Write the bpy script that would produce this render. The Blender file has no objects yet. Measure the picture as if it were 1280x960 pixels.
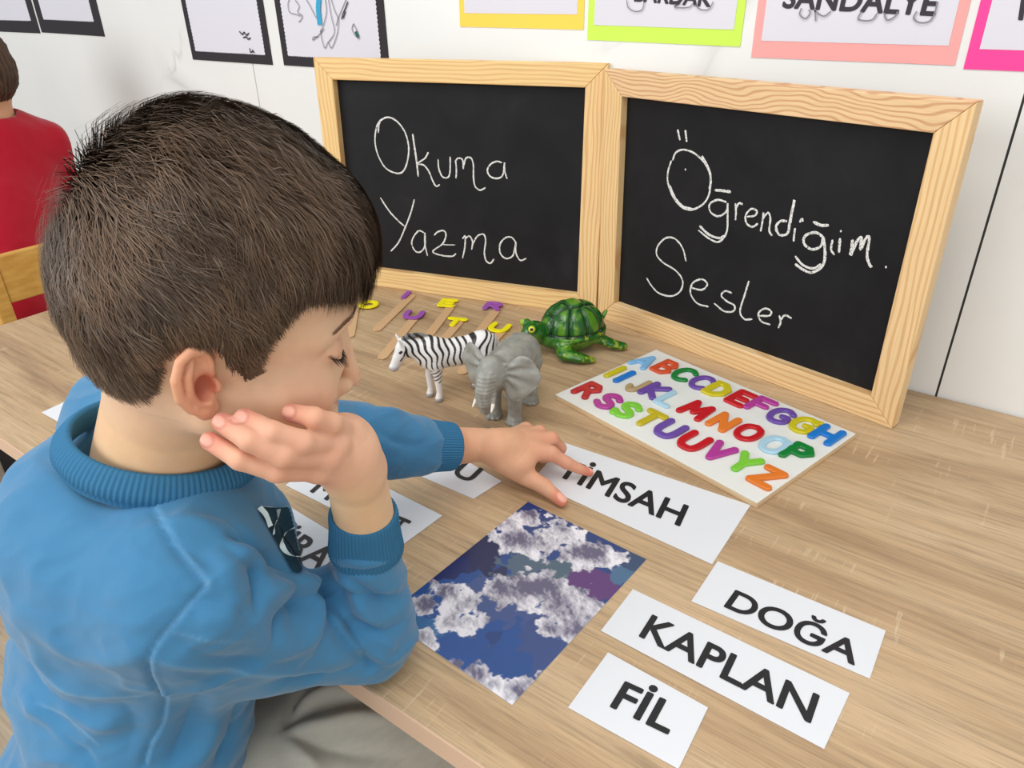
import bpy, math, random
import numpy as np
from mathutils import Vector, Matrix
random.seed(7); RNG = np.random.default_rng(7)
SC = bpy.context.scene; COL = SC.collection
TZ = 0.58                      # table top height
EYE = np.array([0.0, 0.0, 1.08])
FOC = 925.0                    # focal length in pixels of a 1280 x 960 frame
# rows: world axes in camera axes (x right, y down, z forward)
RW = np.array([[0.81008281, 0.26839142, -0.52127908], [0.58609729, -0.39493775, 0.70747024], [-0.01599385, -0.87862974, -0.47723577]])
# ---------------------------------------------------------------- camera, world, lights, exposure
cam = bpy.data.objects.new('camera', bpy.data.cameras.new('camera')); COL.objects.link(cam)
cam.data.sensor_width = 36.0; cam.data.lens = FOC / 1280 * 36; cam.data.clip_start = 0.01
cam.matrix_world = Matrix([[RW[i, 0], -RW[i, 1], -RW[i, 2], EYE[i]] for i in range(3)] + [[0, 0, 0, 1]])
SC.camera = cam
wd = bpy.data.worlds.new('room_light'); SC.world = wd; wd.use_nodes = True
wd.node_tree.nodes['Background'].inputs[0].default_value = (0.93, 0.96, 1.0, 1)
wd.node_tree.nodes['Background'].inputs[1].default_value = 0.62
def area(name, loc, target, sx, sy, power, color):
    l = bpy.data.lights.new(name, 'AREA'); l.shape = 'RECTANGLE'; l.size = sx; l.size_y = sy; l.energy = power; l.color = color
    o = bpy.data.objects.new(name, l); COL.objects.link(o); o.location = loc
    o.rotation_euler = (Vector(target) - Vector(loc)).to_track_quat('-Z', 'Y').to_euler(); return o
area('window_light', (-2.3, -2.2, 1.9), (-0.5, 0.5, 0.6), 2.4, 1.5, 62, (0.95, 0.98, 1.0))
area('fill_light', (1.3, -1.9, 1.9), (-0.4, 0.4, 0.7), 1.6, 1.3, 24, (1.0, 0.97, 0.92))  # added warm fill that brightens the face from camera right, not a window
area('ceiling_light', (-0.2, -0.3, 2.6), (-0.3, 0.4, 0.6), 1.6, 1.0, 26, (1.0, 0.96, 0.9))
SC.view_settings.view_transform = 'Standard'; SC.view_settings.look = 'None'
SC.view_settings.gamma = 1.0; SC.view_settings.use_curve_mapping = False
SC.view_settings.exposure = -0.15

# ---------------------------------------------------------------- helpers
def ray(px, py): return RW @ np.array([px - 640.0, py - 480.0, FOC])
def P(px, py, d): return ray(px, py) * d / FOC + EYE              # point at a depth
def T(px, py, z=TZ): r = ray(px, py); return r * (z - EYE[2]) / r[2] + EYE     # point on a horizontal plane
def onplane(px, py, p0, n): r = ray(px, py); return EYE + r * (np.dot(p0 - EYE, n) / np.dot(r, n))
def proj(q):
    v = (np.asarray(q) - EYE) @ RW; return np.stack([640 + FOC * v[..., 0] / v[..., 2], 480 + FOC * v[..., 1] / v[..., 2]], -1)
def lin(c):
    if isinstance(c, str): c = tuple(int(c[i:i + 2], 16) for i in (0, 2, 4))
    return tuple(((v / 255) / 12.92 if v / 255 <= 0.04045 else ((v / 255 + 0.055) / 1.055) ** 2.4) for v in c)
def origin_of(o):
    p = np.zeros(3)
    while o is not None: p += np.array(o.location); o = o.parent
    return p
def thing(name, label, cat, loc, group=None):
    o = bpy.data.objects.new(name, None); COL.objects.link(o); o.location = tuple(loc); o.empty_display_size = 0.02
    o['label'] = label; o['category'] = cat
    if group: o['group'] = group
    return o
def tag(o, label, cat, group=None):
    o['label'] = label; o['category'] = cat
    if group: o['group'] = group
    return o
def raw_mesh(name, V, F, smooth=False):
    me = bpy.data.meshes.new(name); V = np.asarray(V, np.float32)
    if isinstance(F, np.ndarray):
        n, k = F.shape
        me.vertices.add(len(V)); me.vertices.foreach_set('co', V.ravel())
        me.loops.add(n * k); me.loops.foreach_set('vertex_index', F.astype(np.int32).ravel())
        me.polygons.add(n); me.polygons.foreach_set('loop_start', np.arange(0, n * k, k, dtype=np.int32))
        me.update(calc_edges=True); me.validate()
    else:
        me.from_pydata([tuple(map(float, v)) for v in V], [], [tuple(map(int, f)) for f in F]); me.update()
    if smooth: me.polygons.foreach_set('use_smooth', np.ones(len(me.polygons), bool))
    return me
def mk(name, V, F, mat, parent=None, smooth=False, col=None, g=None, origin=None, bevel=0):
    V = np.asarray(V, float)
    if parent is not None: o0 = origin_of(parent)
    elif origin is not None: o0 = np.asarray(origin, float)
    else: o0 = np.array([*(V[:, :2].min(0) + V[:, :2].max(0)) / 2, V[:, 2].min()])
    me = raw_mesh(name, V - o0, F, smooth)
    if col is not None:
        a = me.color_attributes.new('Col', 'FLOAT_COLOR', 'POINT')
        c = np.ones((len(V), 4), np.float32); c[:, :3] = col; a.data.foreach_set('color', c.ravel())
    if g is not None:
        a = me.attributes.new('g', 'FLOAT_VECTOR', 'POINT'); a.data.foreach_set('vector', np.asarray(g, np.float32).ravel())
    o = bpy.data.objects.new(name, me); COL.objects.link(o)
    if mat: me.materials.append(mat)
    if parent is not None: o.parent = parent
    else: o.location = tuple(o0)
    if bevel:
        m = o.modifiers.new('bevel', 'BEVEL'); m.width = bevel; m.segments = 2; m.limit_method = 'ANGLE'
    return o
def prism(base, top):
    """closed solid between two rings of equal length"""
    n = len(base); V = list(base) + list(top)
    F = [tuple(range(n))[::-1], tuple(range(n, 2 * n))] + [(i, (i + 1) % n, n + (i + 1) % n, n + i) for i in range(n)]
    return np.array(V, float), F
def merge(parts):
    V, F, k = [], [], 0
    for v, f in parts:
        V.append(np.asarray(v, float)); F += [tuple(int(i) + k for i in q) for q in f]; k += len(v)
    return np.concatenate(V), F
def boxvf(lo, hi):
    x0, y0, z0 = lo; x1, y1, z1 = hi
    return prism([(x0, y0, z0), (x1, y0, z0), (x1, y1, z0), (x0, y1, z0)], [(x0, y0, z1), (x1, y0, z1), (x1, y1, z1), (x0, y1, z1)])
def catmull(P_, n=6, closed=False):
    P_ = np.asarray(P_, float)
    if len(P_) < 3: return np.array([P_[0] + (P_[-1] - P_[0]) * t for t in np.linspace(0, 1, n + 1)])
    Q = np.vstack([P_[-1], P_, P_[0], P_[1]]) if closed else np.vstack([2 * P_[0] - P_[1], P_, 2 * P_[-1] - P_[-2]])
    out = []
    for i in range(1, len(Q) - 2):
        a, b, c, d = Q[i - 1:i + 3]
        for t in np.arange(n) / n:
            out.append(0.5 * ((2 * b) + (c - a) * t + (2 * a - 5 * b + 4 * c - d) * t * t + (3 * b - a - 3 * c + d) * t ** 3))
    if not closed: out.append(P_[-1])
    return np.array(out)

# ---------------------------------------------------------------- signed distance modelling
def ss(a, b, x): t = np.clip((x - a) / (b - a), 0, 1); return t * t * (3 - 2 * t)
class SDF:
    def __init__(s, lo, hi, h):
        s.lo = np.array(lo, np.float32); s.h = h
        s.n = np.ceil((np.array(hi) - s.lo) / h).astype(int) + 1
        s.D = np.full(s.n, 1.0, np.float32)
    def _sub(s, lo, hi):
        a = np.maximum(np.floor((np.array(lo) - s.lo) / s.h).astype(int), 0); b = np.minimum(np.ceil((np.array(hi) - s.lo) / s.h).astype(int) + 1, s.n)
        if (b <= a).any(): return None
        ax = [s.lo[i] + s.h * np.arange(a[i], b[i], dtype=np.float32) for i in range(3)]
        g = np.stack(np.meshgrid(*ax, indexing='ij'), -1)
        return tuple(slice(a[i], b[i]) for i in range(3)), g
    def apply(s, f, lo, hi, k=0.0, op='add'):
        m = k + 3 * s.h
        r = s._sub(np.array(lo) - m, np.array(hi) + m)
        if r is None: return s
        sl, g = r; d = f(g).astype(np.float32); D = s.D[sl]
        if op == 'add':
            if k > 0: hh = np.maximum(k - np.abs(D - d), 0) / k; s.D[sl] = np.minimum(D, d) - hh * hh * k * 0.25
            else: s.D[sl] = np.minimum(D, d)
        elif op == 'sub':
            d = -d
            if k > 0: hh = np.maximum(k - np.abs(D - d), 0) / k; s.D[sl] = np.maximum(D, d) + hh * hh * k * 0.25
            else: s.D[sl] = np.maximum(D, d)
        elif op == 'clip':
            s.D[sl] = np.maximum(D, d)
        return s
    def ell(s, c, r, R=None, k=0.0, op='add'):
        c = np.array(c, np.float32); r = np.array(r, np.float32) if np.ndim(r) else np.array([r] * 3, np.float32)
        M = np.eye(3, dtype=np.float32) if R is None else np.array(R, np.float32)   # rows: local axes in world
        e = np.sqrt(((M * r[:, None]) ** 2).sum(0))
        def f(g):
            q = (g - c) @ M.T; k0 = np.sqrt(((q / r) ** 2).sum(-1)); k1 = np.sqrt(((q / (r * r)) ** 2).sum(-1)) + 1e-9
            return k0 * (k0 - 1) / k1
        return s.apply(f, c - e, c + e, k, op)
    def cap(s, a, b, ra, rb, k=0.0, op='add', flat=None, fs=1.0):
        a = np.array(a, np.float32); b = np.array(b, np.float32); ab = b - a; L2 = float(ab @ ab) + 1e-12; R = max(ra, rb) * max(1, fs)
        def f(g):
            p = g - a; t = np.clip((p @ ab) / L2, 0, 1)[..., None]; q = p - t * ab; r = ra + (rb - ra) * t[..., 0]
            if flat is not None:
                n = np.array(flat, np.float32); n = n / np.linalg.norm(n); qn = (q @ n); q2 = (q * q).sum(-1) - qn * qn
                return (np.sqrt(np.maximum(q2, 0) + (qn / fs) ** 2) - r) * min(1, fs)
            return np.sqrt((q * q).sum(-1)) - r
        return s.apply(f, np.minimum(a, b) - R, np.maximum(a, b) + R, k, op)
    def line(s, pts, rad, k=0.0, op='add', flat=None, fs=1.0):
        """one blended chain: the union of its segments first, then joined to the rest"""
        pts = np.asarray(pts, np.float32); rad = np.broadcast_to(np.asarray(rad, np.float32), (len(pts),)); R = rad.max() * max(1, fs)
        def f(g):
            best = None
            for i in range(len(pts) - 1):
                a, b = pts[i], pts[i + 1]; ab = b - a; p = g - a; t = np.clip((p @ ab) / (float(ab @ ab) + 1e-12), 0, 1)[..., None]
                q = p - t * ab; r = rad[i] + (rad[i + 1] - rad[i]) * t[..., 0]
                if flat is not None:
                    n = np.array(flat, np.float32); n = n / np.linalg.norm(n); qn = q @ n; q2 = np.maximum((q * q).sum(-1) - qn * qn, 0)
                    d = (np.sqrt(q2 + (qn / fs) ** 2) - r) * min(1, fs)
                else: d = np.sqrt((q * q).sum(-1)) - r
                best = d if best is None else np.minimum(best, d)
            return best
        return s.apply(f, pts.min(0) - R, pts.max(0) + R, k, op)
    def mesh(s):
        D = s.D; D[0] = D[-1] = 1; D[:, 0] = D[:, -1] = 1; D[:, :, 0] = D[:, :, -1] = 1
        I = D < 0; n = np.array(D.shape)
        c = np.zeros(n - 1, np.uint8)
        sh = [(slice(dx, n[0] - 1 + dx), slice(dy, n[1] - 1 + dy), slice(dz, n[2] - 1 + dz)) for dx in (0, 1) for dy in (0, 1) for dz in (0, 1)]
        for q in sh: c += I[q]
        act = np.argwhere((c > 0) & (c < 8)); vid = np.full(n - 1, -1, np.int32); vid[tuple(act.T)] = np.arange(len(act))
        corner = [(dx, dy, dz) for dx in (0, 1) for dy in (0, 1) for dz in (0, 1)]
        val = [D[act[:, 0] + a, act[:, 1] + b, act[:, 2] + e] for a, b, e in corner]
        acc = np.zeros((len(act), 3)); cnt = np.zeros(len(act))
        for i in range(8):
            for j in range(i + 1, 8):
                ci, cj = np.array(corner[i]), np.array(corner[j])
                if np.abs(ci - cj).sum() != 1: continue
                m = (val[i] < 0) != (val[j] < 0); t = val[i][m] / (val[i][m] - val[j][m])
                acc[m] += ci + (cj - ci) * t[:, None]; cnt[m] += 1
        V = s.lo + s.h * (act + acc / np.maximum(cnt, 1)[:, None])
        Fs = []
        for ax in range(3):
            u, v = (ax + 1) % 3, (ax + 2) % 3
            s0 = [slice(None)] * 3; s1 = [slice(None)] * 3; s0[ax] = slice(0, -1); s1[ax] = slice(1, None)
            A, B = I[tuple(s0)], I[tuple(s1)]; e = np.argwhere(A != B)
            e = e[(e[:, u] > 0) & (e[:, v] > 0) & (e[:, u] < n[u] - 1) & (e[:, v] < n[v] - 1)]
            ou = np.zeros(3, int); ou[u] = 1; ov = np.zeros(3, int); ov[v] = 1
            q = np.stack([vid[tuple((e - ou - ov).T)], vid[tuple((e - ov).T)], vid[tuple(e.T)], vid[tuple((e - ou).T)]], 1)
            fl = ~A[tuple(e.T)]; q[fl] = q[fl][:, ::-1]; Fs.append(q)
        F = np.concatenate(Fs); F = F[(F >= 0).all(1)]
        return V, F
def vnormals(V, F):
    n = np.cross(V[F[:, 2]] - V[F[:, 0]], V[F[:, 3]] - V[F[:, 1]]); N = np.zeros_like(V)
    for i in range(4):
        for a in range(3): N[:, a] += np.bincount(F[:, i], n[:, a], len(V))
    return N / (np.linalg.norm(N, axis=1, keepdims=True) + 1e-12)
def relax(V, F, it=2, w=0.5, mask=None):
    E = np.concatenate([F[:, [0, 1]], F[:, [1, 2]], F[:, [2, 3]], F[:, [3, 0]]]); cnt = np.bincount(E[:, 0], minlength=len(V)) + np.bincount(E[:, 1], minlength=len(V))
    for _ in range(it):
        S = np.zeros_like(V)
        for a in range(3): S[:, a] = np.bincount(E[:, 0], V[E[:, 1], a], len(V)) + np.bincount(E[:, 1], V[E[:, 0], a], len(V))
        d = (S / np.maximum(cnt, 1)[:, None] - V) * w
        V = V + (d if mask is None else d * mask[:, None])
    return V
_perm = RNG.random((64, 64, 64)).astype(np.float32)
def vnoise(p):
    p = np.asarray(p, np.float64); i = np.floor(p).astype(int); f = p - i; f = f * f * (3 - 2 * f); r = 0
    for a in (0, 1):
        for b in (0, 1):
            for c in (0, 1):
                w = (f[..., 0] if a else 1 - f[..., 0]) * (f[..., 1] if b else 1 - f[..., 1]) * (f[..., 2] if c else 1 - f[..., 2])
                r = r + w * _perm[(i[..., 0] + a) % 64, (i[..., 1] + b) % 64, (i[..., 2] + c) % 64]
    return r
def fbm(p, o=4):
    r, a, t = 0, 1.0, 0
    for k in range(o): r = r + a * vnoise(np.asarray(p) * 2 ** k + 7.3 * k); t += a; a *= 0.55
    return r / t

# ---------------------------------------------------------------- materials
def mat(name, color=(0.8, 0.8, 0.8), rough=0.6, spec=0.5, metal=0.0, **kw):
    m = bpy.data.materials.new(name); m.use_nodes = True; b = m.node_tree.nodes['Principled BSDF']
    b.inputs['Base Color'].default_value = (*(lin(color) if isinstance(color, str) else color), 1); b.inputs['Roughness'].default_value = rough
    b.inputs['Specular IOR Level'].default_value = spec; b.inputs['Metallic'].default_value = metal
    for k, v in kw.items(): b.inputs[k.replace('_', ' ')].default_value = v
    return m
class NT:
    def __init__(s, m): s.t = m.node_tree; s.b = s.t.nodes['Principled BSDF']
    def n(s, typ, **kw):
        x = s.t.nodes.new(typ)
        for k, v in kw.items():
            if k.startswith('i_'): x.inputs[k[2:].replace('_', ' ')].default_value = v
            else: setattr(x, k, v)
        return x
    def l(s, a, b): s.t.links.new(a, b)
    def coord(s, kind='Object'): return s.n('ShaderNodeTexCoord').outputs[kind]
    def attr(s, name): return s.n('ShaderNodeAttribute', attribute_name=name)
    def mapping(s, src, scale=(1, 1, 1), loc=(0, 0, 0), rot=(0, 0, 0)):
        m = s.n('ShaderNodeMapping'); m.inputs['Scale'].default_value = scale; m.inputs['Location'].default_value = loc; m.inputs['Rotation'].default_value = rot
        s.l(src, m.inputs['Vector']); return m.outputs[0]
    def noise(s, src, scale, detail=4, rough=0.55, dist=0.0):
        x = s.n('ShaderNodeTexNoise'); x.inputs['Scale'].default_value = scale; x.inputs['Detail'].default_value = detail; x.inputs['Roughness'].default_value = rough; x.inputs['Distortion'].default_value = dist
        s.l(src, x.inputs['Vector']); return x.outputs['Fac']
    def ramp(s, src, stops):
        r = s.n('ShaderNodeValToRGB'); e = r.color_ramp.elements
        while len(e) < len(stops): e.new(0.5)
        for q, (p, c) in zip(e, stops):
            q.position = p; q.color = (*(lin(c) if isinstance(c, str) else ((c,) * 3 if np.ndim(c) == 0 else c)), 1)
        s.l(src, r.inputs[0]); return r.outputs[0]
    def mix(s, fac, a, b, mode='MIX'):
        x = s.n('ShaderNodeMix', data_type='RGBA', blend_type=mode)
        for v, i in ((fac, 0), (a, 6), (b, 7)):
            if hasattr(v, 'is_linked'): s.l(v, x.inputs[i])
            elif i == 0: x.inputs[0].default_value = v
            else: x.inputs[i].default_value = (*(lin(v) if isinstance(v, str) else v), 1)
        return x.outputs[2]
    def bump(s, h, strength=0.3, dist=0.001):
        x = s.n('ShaderNodeBump'); x.inputs['Strength'].default_value = strength; x.inputs['Distance'].default_value = dist
        s.l(h, x.inputs['Height']); s.l(x.outputs[0], s.b.inputs['Normal']); return x
def colmat(name, rough=0.5, spec=0.5, **kw):
    m = mat(name, rough=rough, spec=spec, **kw); t = NT(m); t.l(t.attr('Col').outputs['Color'], t.b.inputs['Base Color']); return m
def oak(name, edge=False):
    m = mat(name, rough=0.42, spec=0.4); t = NT(m); c = t.coord('Object')
    big = t.noise(t.mapping(c, (0.55, 5.5, 1)), 2.2, 5, 0.6, 0.7)
    col = t.ramp(big, [(0.30, '9c8166'), (0.43, 'b09270'), (0.52, 'bfa27e'), (0.64, 'c9ad8a'), (0.78, 'bc9d78')])
    mid = t.noise(t.mapping(c, (2.2, 55, 1)), 3.0, 6, 0.7, 0.3)
    col = t.mix(0.75, col, t.ramp(mid, [(0.34, 0.62), (0.47, 0.93), (0.60, 1.06), (0.8, 1.15)]), 'MULTIPLY')
    fine = t.noise(t.mapping(c, (9, 330, 1)), 2.5, 3, 0.7)
    col = t.mix(0.55, col, t.ramp(fine, [(0.36, 0.66), (0.47, 0.98), (0.62, 1.1)]), 'MULTIPLY')
    rays = t.noise(t.mapping(c, (190, 16, 1)), 1.0, 2, 0.6); zone = t.noise(t.mapping(c, (2.5, 14, 1), (3, 1, 0)), 2.0, 2)
    k = t.n('ShaderNodeMath', operation='MULTIPLY'); t.l(t.ramp(rays, [(0.6, 0.0), (0.68, 1.0)]), k.inputs[0]); t.l(t.ramp(zone, [(0.52, 0.0), (0.62, 0.5)]), k.inputs[1])
    col = t.mix(k.outputs[0], col, 'dcc6a6'); t.l(col, t.b.inputs['Base Color']); t.bump(fine, 0.25, 0.0004)
    return m
def pine(name, light='e6c08a', dark='c8925a', scale=1.0, off=(0, 0, 0), dist=1.5):
    m = mat(name, rough=0.55, spec=0.3); t = NT(m); c = t.mapping(t.attr('g').outputs['Vector'], (1, 1, 1), off)
    warp = t.noise(t.mapping(c, (4 * scale, 14, 14)), 1.0, 2, 0.5, 0.0)
    w = t.n('ShaderNodeMath', operation='MULTIPLY_ADD'); t.l(warp, w.inputs[0]); w.inputs[1].default_value = 26 * dist
    sep = t.n('ShaderNodeSeparateXYZ'); t.l(c, sep.inputs[0]); yy = t.n('ShaderNodeMath', operation='MULTIPLY'); yy.inputs[1].default_value = 900.0
    t.l(sep.outputs[1], yy.inputs[0]); t.l(yy.outputs[0], w.inputs[2])
    s = t.n('ShaderNodeMath', operation='SINE'); t.l(w.outputs[0], s.inputs[0])
    h = t.n('ShaderNodeMath', operation='MULTIPLY_ADD'); t.l(s.outputs[0], h.inputs[0]); h.inputs[1].default_value = 0.5; h.inputs[2].default_value = 0.5
    col = t.ramp(h.outputs[0], [(0.0, light), (0.55, light), (0.92, dark), (1.0, dark)])
    fine = t.noise(t.mapping(c, (12, 500, 500)), 1.0, 3, 0.6)
    col = t.mix(0.4, col, t.ramp(fine, [(0.35, 0.8), (0.6, 1.08)]), 'MULTIPLY')
    t.l(col, t.b.inputs['Base Color']); t.bump(fine, 0.15, 0.0003); return m
M_paper = mat('white_paper', (0.74, 0.76, 0.80), 0.55, 0.3)
t = NT(M_paper); t.bump(t.noise(t.coord('Object'), 14, 3), 0.25, 0.004)
M_ink = mat('black_ink', (0.012, 0.012, 0.014), 0.45, 0.35)
M_black_card = mat('black_card', '343236', 0.7, 0.2)
# ---------------------------------------------------------------- setting
WALL = 1.038
m = mat('marble_tile', rough=0.16, spec=0.5); t = NT(m); c = t.coord('Object')
wob = t.noise(c, 1.6, 5, 0.6, 0.6)
a = t.n('ShaderNodeVectorMath', operation='MULTIPLY_ADD'); t.l(wob, a.inputs[0]); a.inputs[1].default_value = (1.3, 1.3, 1.3); t.l(c, a.inputs[2])
v = t.n('ShaderNodeTexVoronoi', feature='DISTANCE_TO_EDGE'); v.inputs['Scale'].default_value = 1.7; t.l(a.outputs[0], v.inputs['Vector'])
vein = t.ramp(v.outputs['Distance'], [(0.0, 0.55), (0.012, 0.25), (0.04, 0.0)])
zone = t.ramp(t.noise(c, 2.3, 3), [(0.52, 0.0), (0.7, 1.0)])
k = t.n('ShaderNodeMath', operation='MULTIPLY'); t.l(vein, k.inputs[0]); t.l(zone, k.inputs[1])
base = t.ramp(t.noise(c, 1.2, 4, 0.6), [(0.3, 'e6e8e6'), (0.7, 'f3f4f2')])
t.l(t.mix(k.outputs[0], base, '9a9894'), t.b.inputs['Base Color'])
M_marble = m
M_grout = mat('dark_grout', '4b4a48', 0.9, 0.1)
wall = mk('wall_back', *boxvf((-5.6, WALL + 0.004, 0), (2.8, WALL + 0.1, 2.75)), M_grout); wall['kind'] = 'structure'
xs = [-5.525, -4.157, -2.789, -1.421, -0.053, 1.315, 2.683]; zs = [0.0, 0.55, 1.75, 2.75]
for i in range(len(xs) - 1):
    for j in range(len(zs) - 1):
        V, F = boxvf((xs[i] + 0.0014, WALL, zs[j] + 0.0004), (xs[i + 1] - 0.0014, WALL + 0.006, zs[j + 1] - 0.0004))
        o = mk('tile', V, F, M_marble, wall)
m = mat('floor_laminate', rough=0.4); t = NT(m); c = t.coord('Object')
n1 = t.noise(t.mapping(c, (2, 30, 1)), 3, 5, 0.65, 0.4)
t.l(t.ramp(n1, [(0.3, '9b8a74'), (0.5, 'b5a48c'), (0.7, 'c2b39c')]), t.b.inputs['Base Color'])
fl = mk('floor', *boxvf((-5.6, -3.4, -0.05), (2.8, WALL + 0.004, 0)), m); fl['kind'] = 'structure'

wl = mk('wall_left', *boxvf((-5.7, -3.4, 0), (-5.6, WALL + .1, 2.75)), mat('white_wall_paint', 'e4e4e0', .7, .3)); wl['kind'] = 'structure'
# ---------------------------------------------------------------- table
M_oak = oak('sonoma_oak_laminate'); M_edge = mat('edge_band_wood', 'd8b79c', 0.5); M_steel = mat('grey_painted_steel', 'b4aea4', 0.35, 0.5)
tx0, tx1, ty0, ty1 = -1.39, 0.42, 0.2575, WALL - 0.003
tb = thing('table', 'light oak classroom table with grey metal legs, against the marble wall', 'table', ((tx0 + tx1) / 2, (ty0 + ty1) / 2, 0))
mk('tabletop', *boxvf((tx0 + .001, ty0 + .001, TZ - .022), (tx1 - .001, ty1 - .001, TZ)), M_oak, tb)
V, F = merge([boxvf((tx0, ty0 - .0006, TZ - .0222), (tx1, ty0 + .0012, TZ - .0004)), boxvf((tx0 - .0006, ty0, TZ - .0222), (tx0 + .0012, ty1, TZ - .0004)), boxvf((tx1 - .0012, ty0, TZ - .0222), (tx1 + .0006, ty1, TZ - .0004))])
mk('edge_band', V, F, M_edge, tb)['label'] = 'pale pinkish wood edge strip'
for lx in (-1.34, -0.96, 0.33):
    for ly in (ty0 + 0.03, ty1 - 0.09):
        lg = mk('leg', *boxvf((lx - .02, ly, 0.0), (lx + .02, ly + .04, TZ - .0225)), M_steel, tb, bevel=.003)
mk('rail', *boxvf((-1.36, ty0 + .055, TZ - .06), (0.35, ty0 + .072, TZ - .0225)), mat('dark_rail', '5b4a40', .6), tb)
# ---------------------------------------------------------------- chalkboards
M_board = mat('chalkboard_black', rough=0.6, spec=0.22); t = NT(M_board); c = t.coord('Object')
sm = t.noise(c, 9, 4, 0.6, 0.5)
t.l(t.ramp(sm, [(0.35, '151517'), (0.62, '1d1d20'), (0.85, '2a2a2d')]), t.b.inputs['Base Color'])
M_chalk = mat('white_chalk', 'e9e9e6', 0.95, 0.1)
t = NT(M_chalk); dn = t.noise(t.coord('Object'), 620, 2, 0.7); t.l(t.ramp(dn, [(0.36, '5c5c5c'), (0.47, 'e4e4e0')]), t.b.inputs['Base Color'])
def chalkboard(label, A, B, H, lean, mats, strokes, crop, sc, smudges=()):
    A = np.array([*A, TZ]); B = np.array([*B, TZ]); e = (B - A); L = np.linalg.norm(e); e = e / L; nb = np.array([-e[1], e[0], 0])
    u = np.array([0, 0, math.cos(lean)]) + nb * math.sin(lean); n = np.cross(e, u)   # n faces the room
    if n[1] > 0: n = -n
    A = A + u * 0.0
    root = thing('chalkboard', label, 'chalkboard', A + e * L / 2)
    fw, th, rc = 0.034, 0.020, 0.0135
    q = lambda x, y, d: A + e * x + u * y - n * d
    def rail(ring, along, mt):
        fr = [q(x, y, 0) for x, y in ring]; bk = [q(x, y, th) for x, y in ring]
        V, F = prism(bk, fr); V = np.array(V); r = (V - A)
        g = np.stack([r @ (e if along == 0 else u), r @ (u if along == 0 else e), -(r @ n)], 1)
        mk('frame_rail', V, F, mt, root, g=g, bevel=0.0012)
    gp = 0.0003
    rail([(0, 0), (L, 0), (L - fw, fw), (fw, fw)], 0, mats[0]); rail([(L, H), (0, H), (fw, H - fw), (L - fw, H - fw)], 0, mats[1])
    rail([(0, H - gp), (0, gp), (fw, fw + gp), (fw, H - fw - gp)], 1, mats[2]); rail([(L, gp), (L, H - gp), (L - fw, H - fw - gp), (L - fw, fw + gp)], 1, mats[3])
    V, F = prism([q(x, y, rc + .004) for x, y in ((fw - .004, fw - .004), (L - fw + .004, fw - .004), (L - fw + .004, H - fw + .004), (fw - .004, H - fw + .004))],
                 [q(x, y, rc) for x, y in ((fw - .004, fw - .004), (L - fw + .004, fw - .004), (L - fw + .004, H - fw + .004), (fw - .004, H - fw + .004))])
    mk('blackboard_panel', V, F, M_board, root)
    V, F = [], []; p0 = q(0, 0, rc - 0.0003)
    for st in strokes:
        w = 0.0019
        if isinstance(st, tuple): w, st = st
        pts = np.array([onplane(crop[0] + x / sc, crop[1] + y / sc, p0, n) for x, y in st]) if len(st) > 1 else None
        if pts is None:
            c0 = onplane(crop[0] + st[0][0] / sc, crop[1] + st[0][1] / sc, p0, n); pts = np.array([c0, c0 + e * .002])
        w *= .70; C_ = catmull(pts, 6); k = len(V); tg = np.gradient(C_, axis=0); tg /= np.linalg.norm(tg, axis=1, keepdims=True) + 1e-9
        sd = np.cross(tg, n)
        for i, (p, s_) in enumerate(zip(C_, sd)):
            ww = w * (0.82 + 0.36 * RNG.random()) * (0.6 if i in (0, len(C_) - 1) else 1)
            V += [p + s_ * ww, p + n * 0.0003, p - s_ * ww]
            if i: b = k + 3 * i; F += [(b - 3, b, b + 1, b - 2), (b - 2, b + 1, b + 2, b - 1)]
    mk('chalk_writing', V, F, M_chalk, root, smooth=True)
    return root
OK = [[(100,78),(70,95),(50,130),(40,190),(45,250),(65,310),(100,365),(150,393),(190,393),(215,360),(230,300),(232,240),(215,170),(185,120),(150,88),(115,76),(85,85),(65,110),(58,165)],
 (.0024,[(255,170),(265,240),(278,330),(287,415)]),[(345,275),(325,310),(285,340),(320,350),(350,390),(370,440),(390,470),(410,460)],
 [(400,315),(405,370),(425,415),(455,420),(468,390),(470,300)],[(500,320),(505,370),(503,425)],[(497,330),(515,310),(540,320),(545,372)],
 [(545,360),(560,310),(590,310),(602,350),(603,420),(612,470),(640,492),(672,478)],
 [(765,335),(735,328),(700,345),(682,380),(700,415),(740,425),(770,405),(780,335),(780,380),(795,428)],
 [(70,535),(120,610),(170,665),(210,700)],[(265,545),(245,620),(215,700),(175,790),(130,842)],
 [(320,735),(290,725),(260,760),(250,800),(270,840),(300,845),(325,810),(325,735),(325,800),(340,868)],
 [(378,750),(400,730),(435,725),(445,755),(425,800),(370,843),(420,865),(480,870),(503,855)],(.0012,[(425,803),(460,805),(500,805)]),
 [(540,770),(555,755),(553,820),(540,882)],[(555,770),(580,755),(598,790),(592,832)],[(598,800),(625,755),(660,745),(672,780),(665,850),(675,895),(700,910),(720,885)],
 [(845,790),(820,762),(785,765),(755,800),(755,850),(785,882),(825,870),(840,820),(845,790),(845,850),(870,893),(905,882)]]
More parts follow.
